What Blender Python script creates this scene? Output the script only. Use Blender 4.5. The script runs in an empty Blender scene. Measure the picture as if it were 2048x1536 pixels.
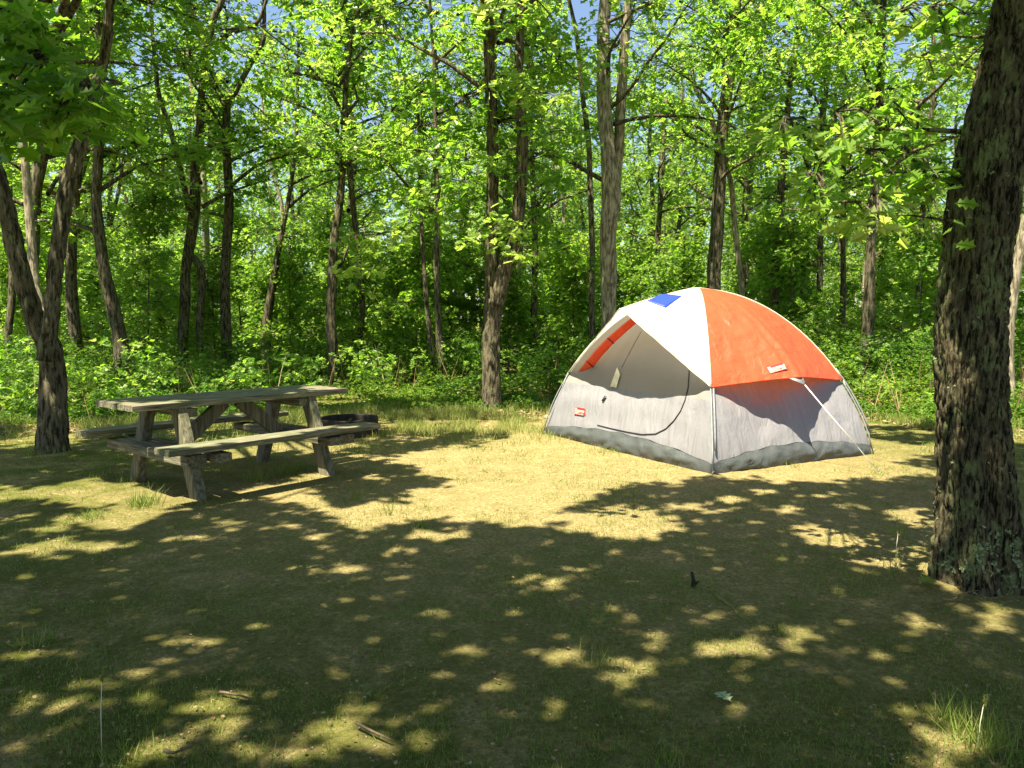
import bpy, math, random
import numpy as np
from mathutils import Vector, Matrix, noise
from mathutils.bvhtree import BVHTree

rnd = random.Random(7)
rng = np.random.default_rng(11)
sc = bpy.context.scene
C = sc.collection

# ------------------------------------------------------------------ camera
CAM_H = 1.42
FPX = 1540.0                      # focal length in pixels of a 2048 px wide frame
PITCH = math.atan(128 / FPX)
cam_d = bpy.data.cameras.new('camera')
cam = bpy.data.objects.new('camera', cam_d)
C.objects.link(cam)
cam.location = (0, 0, CAM_H)
cam.rotation_euler = (math.pi / 2 - PITCH, 0, 0)
cam_d.sensor_width = 36
cam_d.lens = FPX / 2048 * 36
cam_d.clip_start = 0.05
cam_d.clip_end = 2000
sc.camera = cam

# ------------------------------------------------------------------ sky, sun, exposure
SUN_EL = math.radians(67)
SUN_AZ = math.atan2(-0.62, -0.78)          # compass style: x = sin, y = cos
to_sun = Vector((math.sin(SUN_AZ) * math.cos(SUN_EL), math.cos(SUN_AZ) * math.cos(SUN_EL), math.sin(SUN_EL)))
w = bpy.data.worlds.new("World")
sc.world = w
w.use_nodes = True
nt = w.node_tree
bg = nt.nodes['Background']
sky = nt.nodes.new('ShaderNodeTexSky')
sky.sky_type = 'NISHITA'
sky.sun_disc = False
sky.sun_elevation = SUN_EL
sky.sun_rotation = SUN_AZ
nt.links.new(sky.outputs[0], bg.inputs[0])
bg.inputs[1].default_value = 0.055
sl = bpy.data.lights.new('sun', 'SUN')
sl.energy = 5.0
sl.angle = math.radians(0.5)
sl.color = (1.0, 0.91, 0.70)
so = bpy.data.objects.new('sun', sl)
C.objects.link(so)
so.rotation_euler = to_sun.to_track_quat('Z', 'Y').to_euler()
vs = sc.view_settings
vs.view_transform = 'Standard'
vs.look = 'None'
vs.gamma = 1
vs.use_curve_mapping = False
vs.exposure = 2.05
sc.cycles.max_bounces = 9
sc.cycles.diffuse_bounces = 6
sc.cycles.transmission_bounces = 6
sc.cycles.glossy_bounces = 2
sc.cycles.caustics_reflective = False
sc.cycles.caustics_refractive = False
sc.cycles.use_denoising = True

# ------------------------------------------------------------------ pixel helpers (build-time layout only)
cp, sp_ = math.cos(PITCH), math.sin(PITCH)


def ray(px, py):
    a = (px - 1024) / FPX
    b = (768 - py) / FPX
    return Vector((a, cp + b * sp_, -sp_ + b * cp))


def at(px, py, Y):
    d = ray(px, py)
    return Vector((0, 0, CAM_H)) + d * (Y / d.y)


def gnd(px, py, z=0.0):
    d = ray(px, py)
    return Vector((0, 0, CAM_H)) + d * ((z - CAM_H) / d.z)


def to_px(X, Y, Z):
    dz = Z - CAM_H
    dep = Y * cp - dz * sp_
    up = Y * sp_ + dz * cp
    return 1024 + FPX * X / dep, 768 - FPX * up / dep


# ------------------------------------------------------------------ object helpers
def thing(name, label, cat, loc=(0, 0, 0), rz=0.0, group=None, s=1.0):
    o = bpy.data.objects.new(name, None)
    C.objects.link(o)
    o.empty_display_size = 0.2
    o.location = loc
    o.rotation_euler = (0, 0, rz)
    o.scale = (s, s, s)
    tag(o, label, cat, group)
    return o


def tag(o, label=None, cat=None, group=None, kind=None):
    if label:
        o['label'] = label
    if cat:
        o['category'] = cat
    if group:
        o['group'] = group
    if kind:
        o['kind'] = kind
    return o


def link(name, me, mat=None, parent=None):
    o = bpy.data.objects.new(name, me)
    C.objects.link(o)
    if mat is not None and len(me.materials) == 0:
        me.materials.append(mat)
    if parent is not None:
        o.parent = parent
    return o


def copy_thing(src, loc, rz=0.0, s=1.0, label=None, group=None):
    r = src.copy()
    C.objects.link(r)
    r.location = loc
    r.rotation_euler = (0, 0, rz)
    r.scale = (s, s, s)
    if label:
        r['label'] = label
    if group:
        r['group'] = group
    for ch in list(src.children):
        c = ch.copy()
        C.objects.link(c)
        c.parent = r
        for g in list(ch.children):
            d = g.copy()
            C.objects.link(d)
            d.parent = c
    return r


def mesh_np(name, verts, loops, totals, tone=None, smooth=True):
    me = bpy.data.meshes.new(name)
    verts = np.asarray(verts, dtype=np.float32)
    loops = np.asarray(loops, dtype=np.int32).ravel()
    totals = np.asarray(totals, dtype=np.int32).ravel()
    me.vertices.add(len(verts))
    me.vertices.foreach_set('co', verts.ravel())
    me.loops.add(len(loops))
    me.loops.foreach_set('vertex_index', loops)
    me.polygons.add(len(totals))
    starts = np.concatenate([[0], np.cumsum(totals)[:-1]]).astype(np.int32)
    me.polygons.foreach_set('loop_start', starts)
    me.polygons.foreach_set('loop_total', totals)
    me.polygons.foreach_set('use_smooth', np.full(len(totals), smooth))
    if tone is not None:
        a = me.attributes.new('tone', 'FLOAT', 'POINT')
        a.data.foreach_set('value', np.asarray(tone, dtype=np.float32))
    me.update(calc_edges=True)
    return me


def scatter_mesh(name, tv, tf, pos, ax, nz, scale, tone):
    """many copies of a small template (tv: k x 3, tf: polygons) as ONE mesh"""
    tv = np.asarray(tv, dtype=np.float64)
    N, k = len(pos), len(tv)
    ax = ax / np.linalg.norm(ax, axis=1, keepdims=True)
    nz = nz - ax * np.sum(nz * ax, axis=1, keepdims=True)
    nz = nz / (np.linalg.norm(nz, axis=1, keepdims=True) + 1e-9)
    ay = np.cross(nz, ax)
    sc_ = np.asarray(scale).reshape(-1, 1, 1) if np.ndim(scale) else scale
    V = (tv[None, :, 0:1] * ax[:, None, :] + tv[None, :, 1:2] * ay[:, None, :] + tv[None, :, 2:3] * nz[:, None, :]) * sc_ + pos[:, None, :]
    flat = np.concatenate([np.asarray(f) for f in tf])
    loops = (flat[None, :] + (np.arange(N) * k)[:, None]).ravel()
    totals = np.tile([len(f) for f in tf], N)
    return mesh_np(name, V.reshape(-1, 3), loops, totals, np.repeat(tone, k))


def leaf_template(half, fold=0.18, droop=0.12):
    """half: outline points (length, side); returns a folded, drooping leaf with a midrib"""
    left = [p for p in half[1:-1]]
    pts = [half[0]] + left + [half[-1]] + [(x, -y) for x, y in reversed(left)]
    tv = [(x, y, abs(y) * fold - droop * x * x) for x, y in pts]
    n = len(left)
    a = list(range(0, n + 2))
    b = [0] + list(range(n + 1, 2 * n + 2))
    return tv, [tuple(reversed(a)), tuple(b)]


OAK = [(0, 0), (.14, .06), (.22, .28), (.34, .15), (.46, .44), (.58, .18), (.74, .38), (.82, .15), (1, 0)]
OAK_MID = [(0, 0), (.26, .30), (.40, .10), (.66, .38), (.76, .10), (1, 0)]
OVAL = [(0, 0), (.3, .26), (.7, .24), (1, 0)]
T_OAK, T_MID, T_OVAL = leaf_template(OAK), leaf_template(OAK_MID), leaf_template(OVAL)


class Tubes:
    def __init__(s):
        s.v, s.l, s.t, s.n = [], [], [], 0

    def tube(s, pts, rad, sides=8, cap=True, disp=None):
        pts = [Vector(p) for p in pts]
        rings = []
        prev = None
        for i, p in enumerate(pts):
            d = (pts[min(i + 1, len(pts) - 1)] - pts[max(i - 1, 0)]).normalized()
            if prev is None:
                ref = Vector((1, 0, 0)) if abs(d.x) < 0.9 else Vector((0, 1, 0))
                u = (ref - d * ref.dot(d)).normalized()
            else:
                u = (prev - d * prev.dot(d)).normalized()
            prev = u
            v = d.cross(u)
            ring = []
            for k in range(sides):
                a = 2 * math.pi * k / sides
                r = rad[i]
                dirn = u * math.cos(a) + v * math.sin(a)
                if disp:
                    r = r + disp(p, dirn, a, i / (len(pts) - 1), r)
                ring.append(p + dirn * r)
            rings.append(ring)
        base = s.n
        for ring in rings:
            s.v += [tuple(q) for q in ring]
        s.n += sides * len(rings)
        for i in range(len(rings) - 1):
            for k in range(sides):
                a0 = base + i * sides + k
                a1 = base + i * sides + (k + 1) % sides
                s.l += [a0, a1, a1 + sides, a0 + sides]
                s.t.append(4)
        if cap:
            s.l += [base + k for k in reversed(range(sides))]
            s.t.append(sides)
            s.l += [base + (len(rings) - 1) * sides + k for k in range(sides)]
            s.t.append(sides)
        return s

    def box(s, M, size, jit=0.0):
        """box of size (x,y,z) centred on matrix M with small chamfers on its long edges"""
        hx, hy, hz = [q / 2 for q in size]
        c = min(hx, hy, hz) * 0.16
        ax = [hx, hy, hz].index(max(hx, hy, hz))
        o = [(0, 1, 2), (1, 2, 0), (2, 0, 1)][ax]
        H = [hx, hy, hz]
        prof = [(-H[o[1]] + c, -H[o[2]]), (H[o[1]] - c, -H[o[2]]), (H[o[1]], -H[o[2]] + c), (H[o[1]], H[o[2]] - c),
                (H[o[1]] - c, H[o[2]]), (-H[o[1]] + c, H[o[2]]), (-H[o[1]], H[o[2]] - c), (-H[o[1]], -H[o[2]] + c)]
        N = 7
        base = s.n
        for i in range(N):
            t = -1 + 2 * i / (N - 1)
            for (b, d) in prof:
                q = [0, 0, 0]
                q[o[0]] = t * H[o[0]]
                q[o[1]] = b + jit * rnd.uniform(-1, 1)
                q[o[2]] = d + jit * rnd.uniform(-1, 1)
                s.v.append(tuple(M @ Vector(q)))
        s.n += 8 * N
        for i in range(N - 1):
            for k in range(8):
                a0 = base + i * 8 + k
                a1 = base + i * 8 + (k + 1) % 8
                s.l += [a0, a1, a1 + 8, a0 + 8]
                s.t.append(4)
        s.l += [base + k for k in reversed(range(8))]
        s.t.append(8)
        s.l += [base + (N - 1) * 8 + k for k in range(8)]
        s.t.append(8)
        return s

    def mesh(s, name, smooth=True):
        return mesh_np(name, s.v, s.l, s.t, None, smooth)


def smooth_path(pts, rad, step):
    """Catmull-Rom through the points"""
    pts = [Vector(p) for p in pts]
    P = [pts[0] * 2 - pts[1]] + pts + [pts[-1] * 2 - pts[-2]]
    op, orr = [], []
    for i in range(1, len(P) - 2):
        n = max(2, int((P[i + 1] - P[i]).length / step))
        for k in range(n):
            t = k / n
            a, b, c, d = P[i - 1], P[i], P[i + 1], P[i + 2]
            op.append(0.5 * ((2 * b) + (c - a) * t + (2 * a - 5 * b + 4 * c - d) * t * t + (3 * b - a - 3 * c + d) * t ** 3))
            orr.append(rad[i - 1] * (1 - t) + rad[i] * t)
    op.append(pts[-1])
    orr.append(rad[-1])
    return op, orr


# ------------------------------------------------------------------ materials
def new_mat(name):
    m = bpy.data.materials.new(name)
    m.use_nodes = True
    nt = m.node_tree
    b = nt.nodes['Principled BSDF']
    return m, nt, b


def N(nt, t, **kw):
    n = nt.nodes.new(t)
    for k, v in kw.items():
        if k.startswith('i_'):
            n.inputs[k[2:].replace('_', ' ')].default_value = v
        else:
            setattr(n, k, v)
    return n


def ramp(nt, src, stops):
    r = nt.nodes.new('ShaderNodeValToRGB')
    els = r.color_ramp.elements
    while len(els) < len(stops):
        els.new(0.5)
    for e, (p, c) in zip(els, stops):
        e.position = p
        e.color = (*c, 1) if len(c) == 3 else c
    nt.links.new(src, r.inputs[0])
    return r.outputs[0]


def mapping(nt, scale, src='Object'):
    tc = nt.nodes.new('ShaderNodeTexCoord')
    mp = nt.nodes.new('ShaderNodeMapping')
    mp.inputs['Scale'].default_value = scale
    nt.links.new(tc.outputs[src], mp.inputs[0])
    return mp.outputs[0]


def mixc(nt, fac, a, b):
    m = nt.nodes.new('ShaderNodeMix')
    m.data_type = 'RGBA'
    if isinstance(fac, float):
        m.inputs[0].default_value = fac
    else:
        nt.links.new(fac, m.inputs[0])
    for sock, v in ((m.inputs[6], a), (m.inputs[7], b)):
        if isinstance(v, tuple):
            sock.default_value = (*v, 1)
        else:
            nt.links.new(v, sock)
    return m.outputs[2]


def bump(nt, b, h, strength, dist):
    bp = nt.nodes.new('ShaderNodeBump')
    bp.inputs['Strength'].default_value = strength
    bp.inputs['Distance'].default_value = dist
    nt.links.new(h, bp.inputs['Height'])
    nt.links.new(bp.outputs[0], b.inputs['Normal'])


def leaf_mat(name, stops, tstops, trans=0.45, rough=0.42, spec=0.5):
    m, nt, b = new_mat(name)
    at_ = N(nt, 'ShaderNodeAttribute', attribute_name='tone')
    col = ramp(nt, at_.outputs['Fac'], stops)
    tcol = ramp(nt, at_.outputs['Fac'], tstops)
    nt.links.new(col, b.inputs['Base Color'])
    b.inputs['Roughness'].default_value = rough
    b.inputs['Specular IOR Level'].default_value = spec
    tr = nt.nodes.new('ShaderNodeBsdfTranslucent')
    nt.links.new(tcol, tr.inputs[0])
    mx = nt.nodes.new('ShaderNodeMixShader')
    mx.inputs[0].default_value = trans
    nt.links.new(b.outputs[0], mx.inputs[1])
    nt.links.new(tr.outputs[0], mx.inputs[2])
    nt.links.new(mx.outputs[0], nt.nodes['Material Output'].inputs[0])
    return m


M_LEAF = leaf_mat('oak_leaf', [(0, (.055, .12, .012)), (.5, (.11, .20, .025)), (1, (.20, .27, .06))],
                  [(0, (.22, .50, .02)), (.5, (.39, .68, .045)), (1, (.62, .80, .13))], .5, .42, .45)
M_SHRUB = leaf_mat('shrub_leaf', [(0, (.035, .095, .010)), (.5, (.07, .16, .015)), (1, (.17, .26, .025))],
                   [(0, (.12, .30, .015)), (.5, (.22, .42, .02)), (1, (.42, .52, .03))], 0.4, 0.5, 0.4)
M_GRASS = leaf_mat('grass_blade', [(0, (.06, .12, .015)), (.5, (.13, .20, .03)), (1, (.32, .30, .10))],
                   [(0, (.10, .22, .02)), (.5, (.22, .36, .03)), (1, (.36, .34, .10))], 0.3, 0.55, 0.3)
M_LITTER = leaf_mat('dead_leaf', [(0, (.10, .06, .03)), (.5, (.22, .14, .07)), (1, (.40, .30, .17))],
                    [(0, (.08, .04, .02)), (1, (.2, .12, .05))], 0.1, 0.7, 0.2)


def bark_mat(name, lo, hi, lich=0.45, lc=(.30, .33, .20), sc_=1.0, bs=1.0):
    m, nt, b = new_mat(name)
    v1 = mapping(nt, (26 * sc_, 26 * sc_, 5 * sc_))
    n1 = N(nt, 'ShaderNodeTexNoise', i_Scale=1.0, i_Detail=6.0, i_Roughness=0.65)
    nt.links.new(v1, n1.inputs['Vector'])
    c1 = ramp(nt, n1.outputs[0], [(.42, lo), (.50, tuple(.6 * q for q in hi)), (.62, hi)])
    v2 = mapping(nt, (9, 9, 6))
    n2 = N(nt, 'ShaderNodeTexNoise', i_Scale=1.0, i_Detail=7.0, i_Roughness=0.7)
    nt.links.new(v2, n2.inputs['Vector'])
    f2 = ramp(nt, n2.outputs[0], [(.60 - .12 * lich, (0, 0, 0)), (.66 - .10 * lich, (1, 1, 1))])
    mul = N(nt, 'ShaderNodeMath', operation='MULTIPLY')
    nt.links.new(f2, mul.inputs[0])
    f3 = ramp(nt, n1.outputs[0], [(.40, (0, 0, 0)), (.52, (.8, .8, .8))])
    nt.links.new(f3, mul.inputs[1])
    c2 = mixc(nt, mul.outputs[0], c1, lc)
    nt.links.new(c2, b.inputs['Base Color'])
    b.inputs['Roughness'].default_value = 0.9
    b.inputs['Specular IOR Level'].default_value = 0.15
    bump(nt, b, n1.outputs[0], 0.8 * bs, 0.03)
    return m


M_BARK = bark_mat('oak_bark', (.022, .019, .011), (.15, .128, .082), 0.35, (.15, .17, .08), 1.15, 1.5)
M_BARK_BIG = bark_mat('near_oak_bark', (.012, .010, .005), (.14, .12, .068), 0.7, (.19, .22, .09), 1.9, 1.3)
M_BARK_PALE = bark_mat('pale_bark', (.10, .085, .055), (.36, .31, .22), 0.3, (.33, .33, .22), 1.0)


def fabric(name, col, trans=0.3, tcol=None, rough=0.55, wr=0.5, sheen=0.3, st=(1, 1, 1)):
    m, nt, b = new_mat(name)
    b.inputs['Base Color'].default_value = (*col, 1)
    b.inputs['Roughness'].default_value = rough
    b.inputs['Specular IOR Level'].default_value = sheen
    v = mapping(nt, st)
    n1 = N(nt, 'ShaderNodeTexNoise', i_Scale=5.0, i_Detail=4.0, i_Roughness=0.5, i_Distortion=.5)
    nt.links.new(v, n1.inputs['Vector'])
    bump(nt, b, n1.outputs[0], wr, 0.05)
    if trans:
        tr = nt.nodes.new('ShaderNodeBsdfTranslucent')
        tr.inputs[0].default_value = (*(tcol or col), 1)
        mx = nt.nodes.new('ShaderNodeMixShader')
        mx.inputs[0].default_value = trans
        nt.links.new(b.outputs[0], mx.inputs[1])
        nt.links.new(tr.outputs[0], mx.inputs[2])
        nt.links.new(mx.outputs[0], nt.nodes['Material Output'].inputs[0])
    return m


def plain(name, col, rough=0.6, metal=0.0, spec=0.4, var=0.15, sc_=20.0, bs=0.15):
    m, nt, b = new_mat(name)
    v = mapping(nt, (sc_, sc_, sc_))
    n1 = N(nt, 'ShaderNodeTexNoise', i_Scale=1.0, i_Detail=4.0)
    nt.links.new(v, n1.inputs['Vector'])
    lo = tuple(c * (1 - var) for c in col)
    hi = tuple(min(1, c * (1 + var)) for c in col)
    nt.links.new(ramp(nt, n1.outputs[0], [(.3, lo), (.7, hi)]), b.inputs['Base Color'])
    b.inputs['Roughness'].default_value = rough
    b.inputs['Metallic'].default_value = metal
    b.inputs['Specular IOR Level'].default_value = spec
    if bs:
        bump(nt, b, n1.outputs[0], bs, 0.01)
    return m


M_WHITE = fabric('fly_white', (.62, .585, .47), 0.42, (.78, .74, .65), 0.6, 0.45)
M_ORANGE = fabric('fly_orange', (.66, .105, .045), 0.42, (.88, .17, .05), 0.45, 0.9)
M_SILVER = fabric('tent_grey', (.222, .218, .236), 0.12, (.32, .28, .28), 0.42, 0.6, 0.5, (1.8, 1.8, .35))
M_TAN = fabric('tent_mesh_and_shade', (.28, .265, .25), 0.2, (.36, .33, .30), 0.8, 0.1, 0.1)
M_FLOOR = fabric('tent_tub', (.060, .067, .067), 0.0, None, 0.5, 0.6, 0.5)
M_BLUE = fabric('vent_blue', (.02, .05, .55), 0.15, (.02, .05, .6), 0.5, 0.2)
M_BLACK = plain('black_plastic', (.015, .015, .018), 0.5)
M_CREAM = plain('cream_webbing', (.70, .66, .50), 0.7)
M_POLE = plain('pole_grey', (.22, .24, .25), 0.4, 0.0, 0.5, 0.1, 20, 0)
M_RED = plain('logo_red', (.60, .02, .02), 0.5, 0, 0.4, 0.05, 20, 0)
M_PLATE = plain('logo_plate', (.50, .42, .36), 0.5, 0, 0.4, 0.05, 20, 0)
M_CORD = plain('white_cord', (.78, .76, .70), 0.6, 0, 0.3, 0.05, 20, 0)
M_STEEL = plain('rusty_steel', (.024, .019, .015), 0.75, 0.3, 0.4, 0.5, 14, 0.4)
M_ASH = plain('ash', (.10, .09, .075), 0.95, 0, 0.1, 0.4, 20, 0.6)
M_TWIG = plain('twig', (.12, .09, .06), 0.9, 0, 0.1, 0.4, 40, 0.3)
M_STONE = plain('stone', (.26, .23, .15), 0.85, 0, 0.2, 0.3, 20, 0.3)


def wood_mat(name, axis_scale, green=0.35):
    m, nt, b = new_mat(name)
    v = mapping(nt, axis_scale)
    n1 = N(nt, 'ShaderNodeTexNoise', i_Scale=1.0, i_Detail=7.0, i_Roughness=0.65, i_Distortion=0.6)
    nt.links.new(v, n1.inputs['Vector'])
    c = ramp(nt, n1.outputs[0], [(.32, (.046, .042, .026)), (.5, (.145, .132, .086)), (.68, (.29, .265, .185))])
    v2 = mapping(nt, (3, 3, 3))
    n2 = N(nt, 'ShaderNodeTexNoise', i_Scale=1.0, i_Detail=5.0)
    nt.links.new(v2, n2.inputs['Vector'])
    f = ramp(nt, n2.outputs[0], [(.45, (0, 0, 0)), (.62, (green, green, green))])
    c2 = mixc(nt, f, c, (.06, .10, .035))
    nt.links.new(c2, b.inputs['Base Color'])
    b.inputs['Roughness'].default_value = 0.85
    b.inputs['Specular IOR Level'].default_value = 0.2
    bump(nt, b, n1.outputs[0], 0.6, 0.012)
    return m


M_WOOD = wood_mat('weathered_plank', (3, 45, 45))
M_WOODZ = wood_mat('weathered_post', (45, 45, 3), 0.15)
M_WOODY = wood_mat('weathered_beam', (45, 3, 45), 0.1)

# ------------------------------------------------------------------ ground
m, nt, b = new_mat('sandy_ground')
M_GROUND = m
tc = nt.nodes.new('ShaderNodeTexCoord')


def gn(scale, detail=5.0, rough=0.6, dist=0.0):
    n = N(nt, 'ShaderNodeTexNoise', i_Scale=scale, i_Detail=detail, i_Roughness=rough, i_Distortion=dist)
    nt.links.new(tc.outputs['Object'], n.inputs['Vector'])
    return n.outputs[0]


sand0 = ramp(nt, gn(38, 8, .7), [(.3, (.12, .09, .030)), (.5, (.30, .232, .105)), (.72, (.50, .41, .225))])
sand = mixc(nt, ramp(nt, gn(6, 8, .75, .8), [(.42, (0, 0, 0)), (.62, (.75, .75, .75))]), sand0, (.17, .15, .055))
moss_shade = ramp(nt, gn(60, 6, .7), [(.3, (.026, .040, .002)), (.7, (.105, .130, .012))])
mf = ramp(nt, gn(2.2, 12, .82, .6), [(.37, (0, 0, 0)), (.54, (.9, .9, .9))])
# barer sand in the sunlit middle; mossy cover elsewhere also paints the shade olive
mp_ = N(nt, 'ShaderNodeMapping')
mp_.inputs['Location'].default_value = (-.15, -1.35, 0)
mp_.inputs['Scale'].default_value = (.22, .19, .2)
nt.links.new(tc.outputs['Object'], mp_.inputs[0])
gr = N(nt, 'ShaderNodeTexGradient', gradient_type='SPHERICAL')
nt.links.new(mp_.outputs[0], gr.inputs[0])
bare = ramp(nt, gr.outputs[0], [(.0, (1, 1, 1)), (.5, (.07, .07, .07))])
mm_ = N(nt, 'ShaderNodeMath', operation='MULTIPLY')
nt.links.new(mf, mm_.inputs[0])
nt.links.new(bare, mm_.inputs[1])
c1 = mixc(nt, mm_.outputs[0], sand, moss_shade)
deb = ramp(nt, gn(80, 4, .6, 1.8), [(.585, (0, 0, 0)), (.64, (.9, .9, .9))])
c2 = mixc(nt, deb, c1, (.055, .045, .018))
lf = ramp(nt, gn(17, 9, .8, 1.2), [(.56, (0, 0, 0)), (.63, (.7, .7, .7))])
c3 = mixc(nt, lf, c2, (.15, .115, .050))
nt.links.new(c3, b.inputs['Base Color'])
b.inputs['Roughness'].default_value = 0.95
b.inputs['Specular IOR Level'].default_value = 0.1
bp = nt.nodes.new('ShaderNodeBump')
bp.inputs['Strength'].default_value = 0.7
bp.inputs['Distance'].default_value = 0.05
nt.links.new(gn(45, 8, .75), bp.inputs['Height'])
nt.links.new(bp.outputs[0], b.inputs['Normal'])


def ground_z(x, y):
    n = noise.noise(Vector((x * .9, y * .9, 3.3))) * .012 + noise.noise(Vector((x * 4, y * 4, 1.3))) * .006
    return n


def axis(a0, a1, st, far):
    c = list(np.arange(a0, a1 + 1e-6, st))
    q, d = a1, st
    while q < far:
        d *= 1.25
        q += d
        c.append(q)
    q, d = a0, st
    while q > -far:
        d *= 1.25
        q -= d
        c.insert(0, q)
    return c


gx, gy = axis(-7, 7, .06, 320), axis(1.5, 13, .06, 320)
gv = [(x, y, ground_z(x, y) if abs(x) < 20 and y < 30 else 0.0) for y in gy for x in gx]
nx, ny = len(gx), len(gy)
ii = (np.arange(ny - 1)[:, None] * nx + np.arange(nx - 1)[None, :]).ravel()
gl = np.stack([ii, ii + 1, ii + 1 + nx, ii + nx], axis=1)
ground = link('ground', mesh_np('ground', gv, gl, np.full(len(ii), 4)), M_GROUND)
tag(ground, kind='structure')

# ------------------------------------------------------------------ where light reaches the clearing floor
# outlines of the shade (2048 x 1536 frame), turned into places on the ground; the leaves of the
# trees round the camera grow where their shadow falls inside these outlines
SHADE = [
    [(-400, 1048), (0, 1048), (70, 1030), (130, 1060), (250, 1064), (330, 1036), (420, 1008), (500, 1000), (570, 1008), (650, 1040), (690, 1078),
     (760, 1052), (830, 1046), (930, 1046), (1000, 1058), (1060, 1052), (1130, 1046), (1150, 1018), (1210, 992), (1250, 976),
     (1340, 970), (1440, 958), (1560, 968), (1700, 966), (1800, 962), (1880, 955), (1900, 900), (2100, 890), (2600, 900), (2900, 2600), (-900, 2600)],
    [(640, 978), (700, 960), (800, 958), (870, 952), (888, 966), (810, 988), (740, 1010), (690, 1012), (650, 1000)],
    [(700, 932), (760, 925), (840, 940), (800, 950), (710, 948)],
    [(690, 905), (800, 885), (920, 868), (1010, 872), (940, 884), (860, 898), (760, 914)],
    [(160, 928), (330, 915), (470, 940), (480, 968), (330, 975), (180, 950)],
    [(440, 925), (640, 905), (660, 935), (560, 960), (470, 985), (440, 975)],
    [(-50, 955), (60, 948), (170, 958), (60, 972), (-50, 970)], [(-50, 1012), (60, 1002), (230, 1018), (120, 1030), (-50, 1026)],
    [(1740, 872), (1870, 868), (1900, 880), (1800, 886)], [(1700, 846), (1880, 840), (1880, 855), (1740, 860)],
    [(1800, 925), (1880, 915), (1880, 935)],
    [(-60, 900), (120, 892), (250, 905), (300, 945), (200, 958), (90, 944), (-60, 948)],
    [(-80, 845), (70, 838), (60, 872), (-80, 880)], [(180, 870), (330, 862), (300, 890), (190, 895)],
]
SPOTS = [  # light spots inside the shade
    (860, 1243, 30, 13), (1155, 1140, 34, 13), (1080, 1168, 70, 11), (1042, 1147, 30, 6), (1235, 1148, 28, 6), (1140, 1305, 48, 19),
    (1285, 1325, 58, 17), (1258, 1357, 26, 14), (1255, 1226, 30, 10), (1308, 1257, 28, 9), (1455, 1300, 66, 24), (1430, 1230, 36, 10),
    (1618, 1270, 38, 20), (1580, 1298, 32, 11), (1700, 1308, 36, 14), (1775, 1318, 44, 9), (1815, 1248, 30, 9), (690, 1478, 66, 38),
    (730, 1405, 42, 18), (835, 1490, 48, 26), (885, 1415, 36, 17), (415, 1450, 72, 32), (110, 1412, 62, 24), (60, 1300, 90, 13),
    (395, 1290, 50, 17), (310, 1345, 52, 20), (450, 1400, 50, 20), (1010, 1365, 40, 17), (1905, 1495, 62, 55), (1815, 1418, 26, 14), (1215, 1495, 28, 13),
    (270, 1520, 50, 16), (540, 1520, 60, 18), (345, 1500, 40, 16), (30, 1225, 30, 8), (1990, 1240, 44, 34), (1840, 1245, 28, 14), (1840, 1085, 40, 10),
    (1620, 1060, 60, 20), (1700, 1010, 40, 8), (1470, 1000, 55, 9), (1540, 985, 40, 7), (1360, 1010, 50, 9), (1390, 1070, 22, 6),
    (1240, 1010, 40, 8), (1310, 990, 40, 6), (1430, 1020, 60, 9), (1570, 1018, 50, 9), (1660, 990, 40, 7), (1480, 1042, 40, 7),
    (640, 1140, 70, 11), (740, 1132, 30, 8), (800, 1100, 24, 7), (820, 1138, 26, 7), (880, 1070, 60, 11), (460, 1047, 30, 7),
    (350, 1078, 36, 8), (410, 1074, 24, 5), (160, 1090, 90, 14), (40, 1105, 60, 10), (90, 1060, 40, 8), (60, 1155, 40, 9), (415, 1222, 26, 9),
    (260, 1395, 40, 14), (200, 1370, 40, 13), (980, 1300, 22, 7), (1080, 1085, 18, 5), (1470, 1080, 26, 6), (560, 1050, 40, 8),
    (640, 1075, 40, 8), (1905, 1050, 30, 26), (1330, 1290, 20, 7), (1640, 1350, 26, 8), (1560, 1240, 18, 6), (1690, 1180, 22, 6), (700, 1350, 30, 12),
]


def in_poly(x, y, poly):
    r = np.zeros(x.shape, bool)
    n = len(poly)
    for i in range(n):
        x0, y0 = poly[i]
        x1, y1 = poly[(i + 1) % n]
        if y0 == y1:
            continue
        c = ((y0 > y) != (y1 > y)) & (x < (x1 - x0) * (y - y0) / (y1 - y0) + x0)
        r ^= c
    return r


def shaded(X, Y):
    """True where the floor of the clearing lies in shade"""
    px, py = to_px(X, np.maximum(Y, 0.4), 0.0)
    s = Y < 1.7
    jx = 14 * np.sin(X * 9.1 + Y * 5.3) + 9 * np.sin(X * 17 - Y * 21)
    jy = 5 * np.sin(X * 13.7 - Y * 8.9) + 3 * np.sin(X * 29 + Y * 23)
    for p in SHADE:
        s |= in_poly(px + jx, py + jy, p)
    for (cx, cy, rx, ry) in SPOTS:
        g_ = .95 if (cy < 1090 and cx > 1100) else (1.25 if cy < 1200 else 1.35)
        rx, ry = rx * g_, ry * g_
        s &= ~((((px - cx) / rx) ** 2 + ((py - cy) / ry) ** 2 < 1) & (Y > 1.2))
    return s


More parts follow.
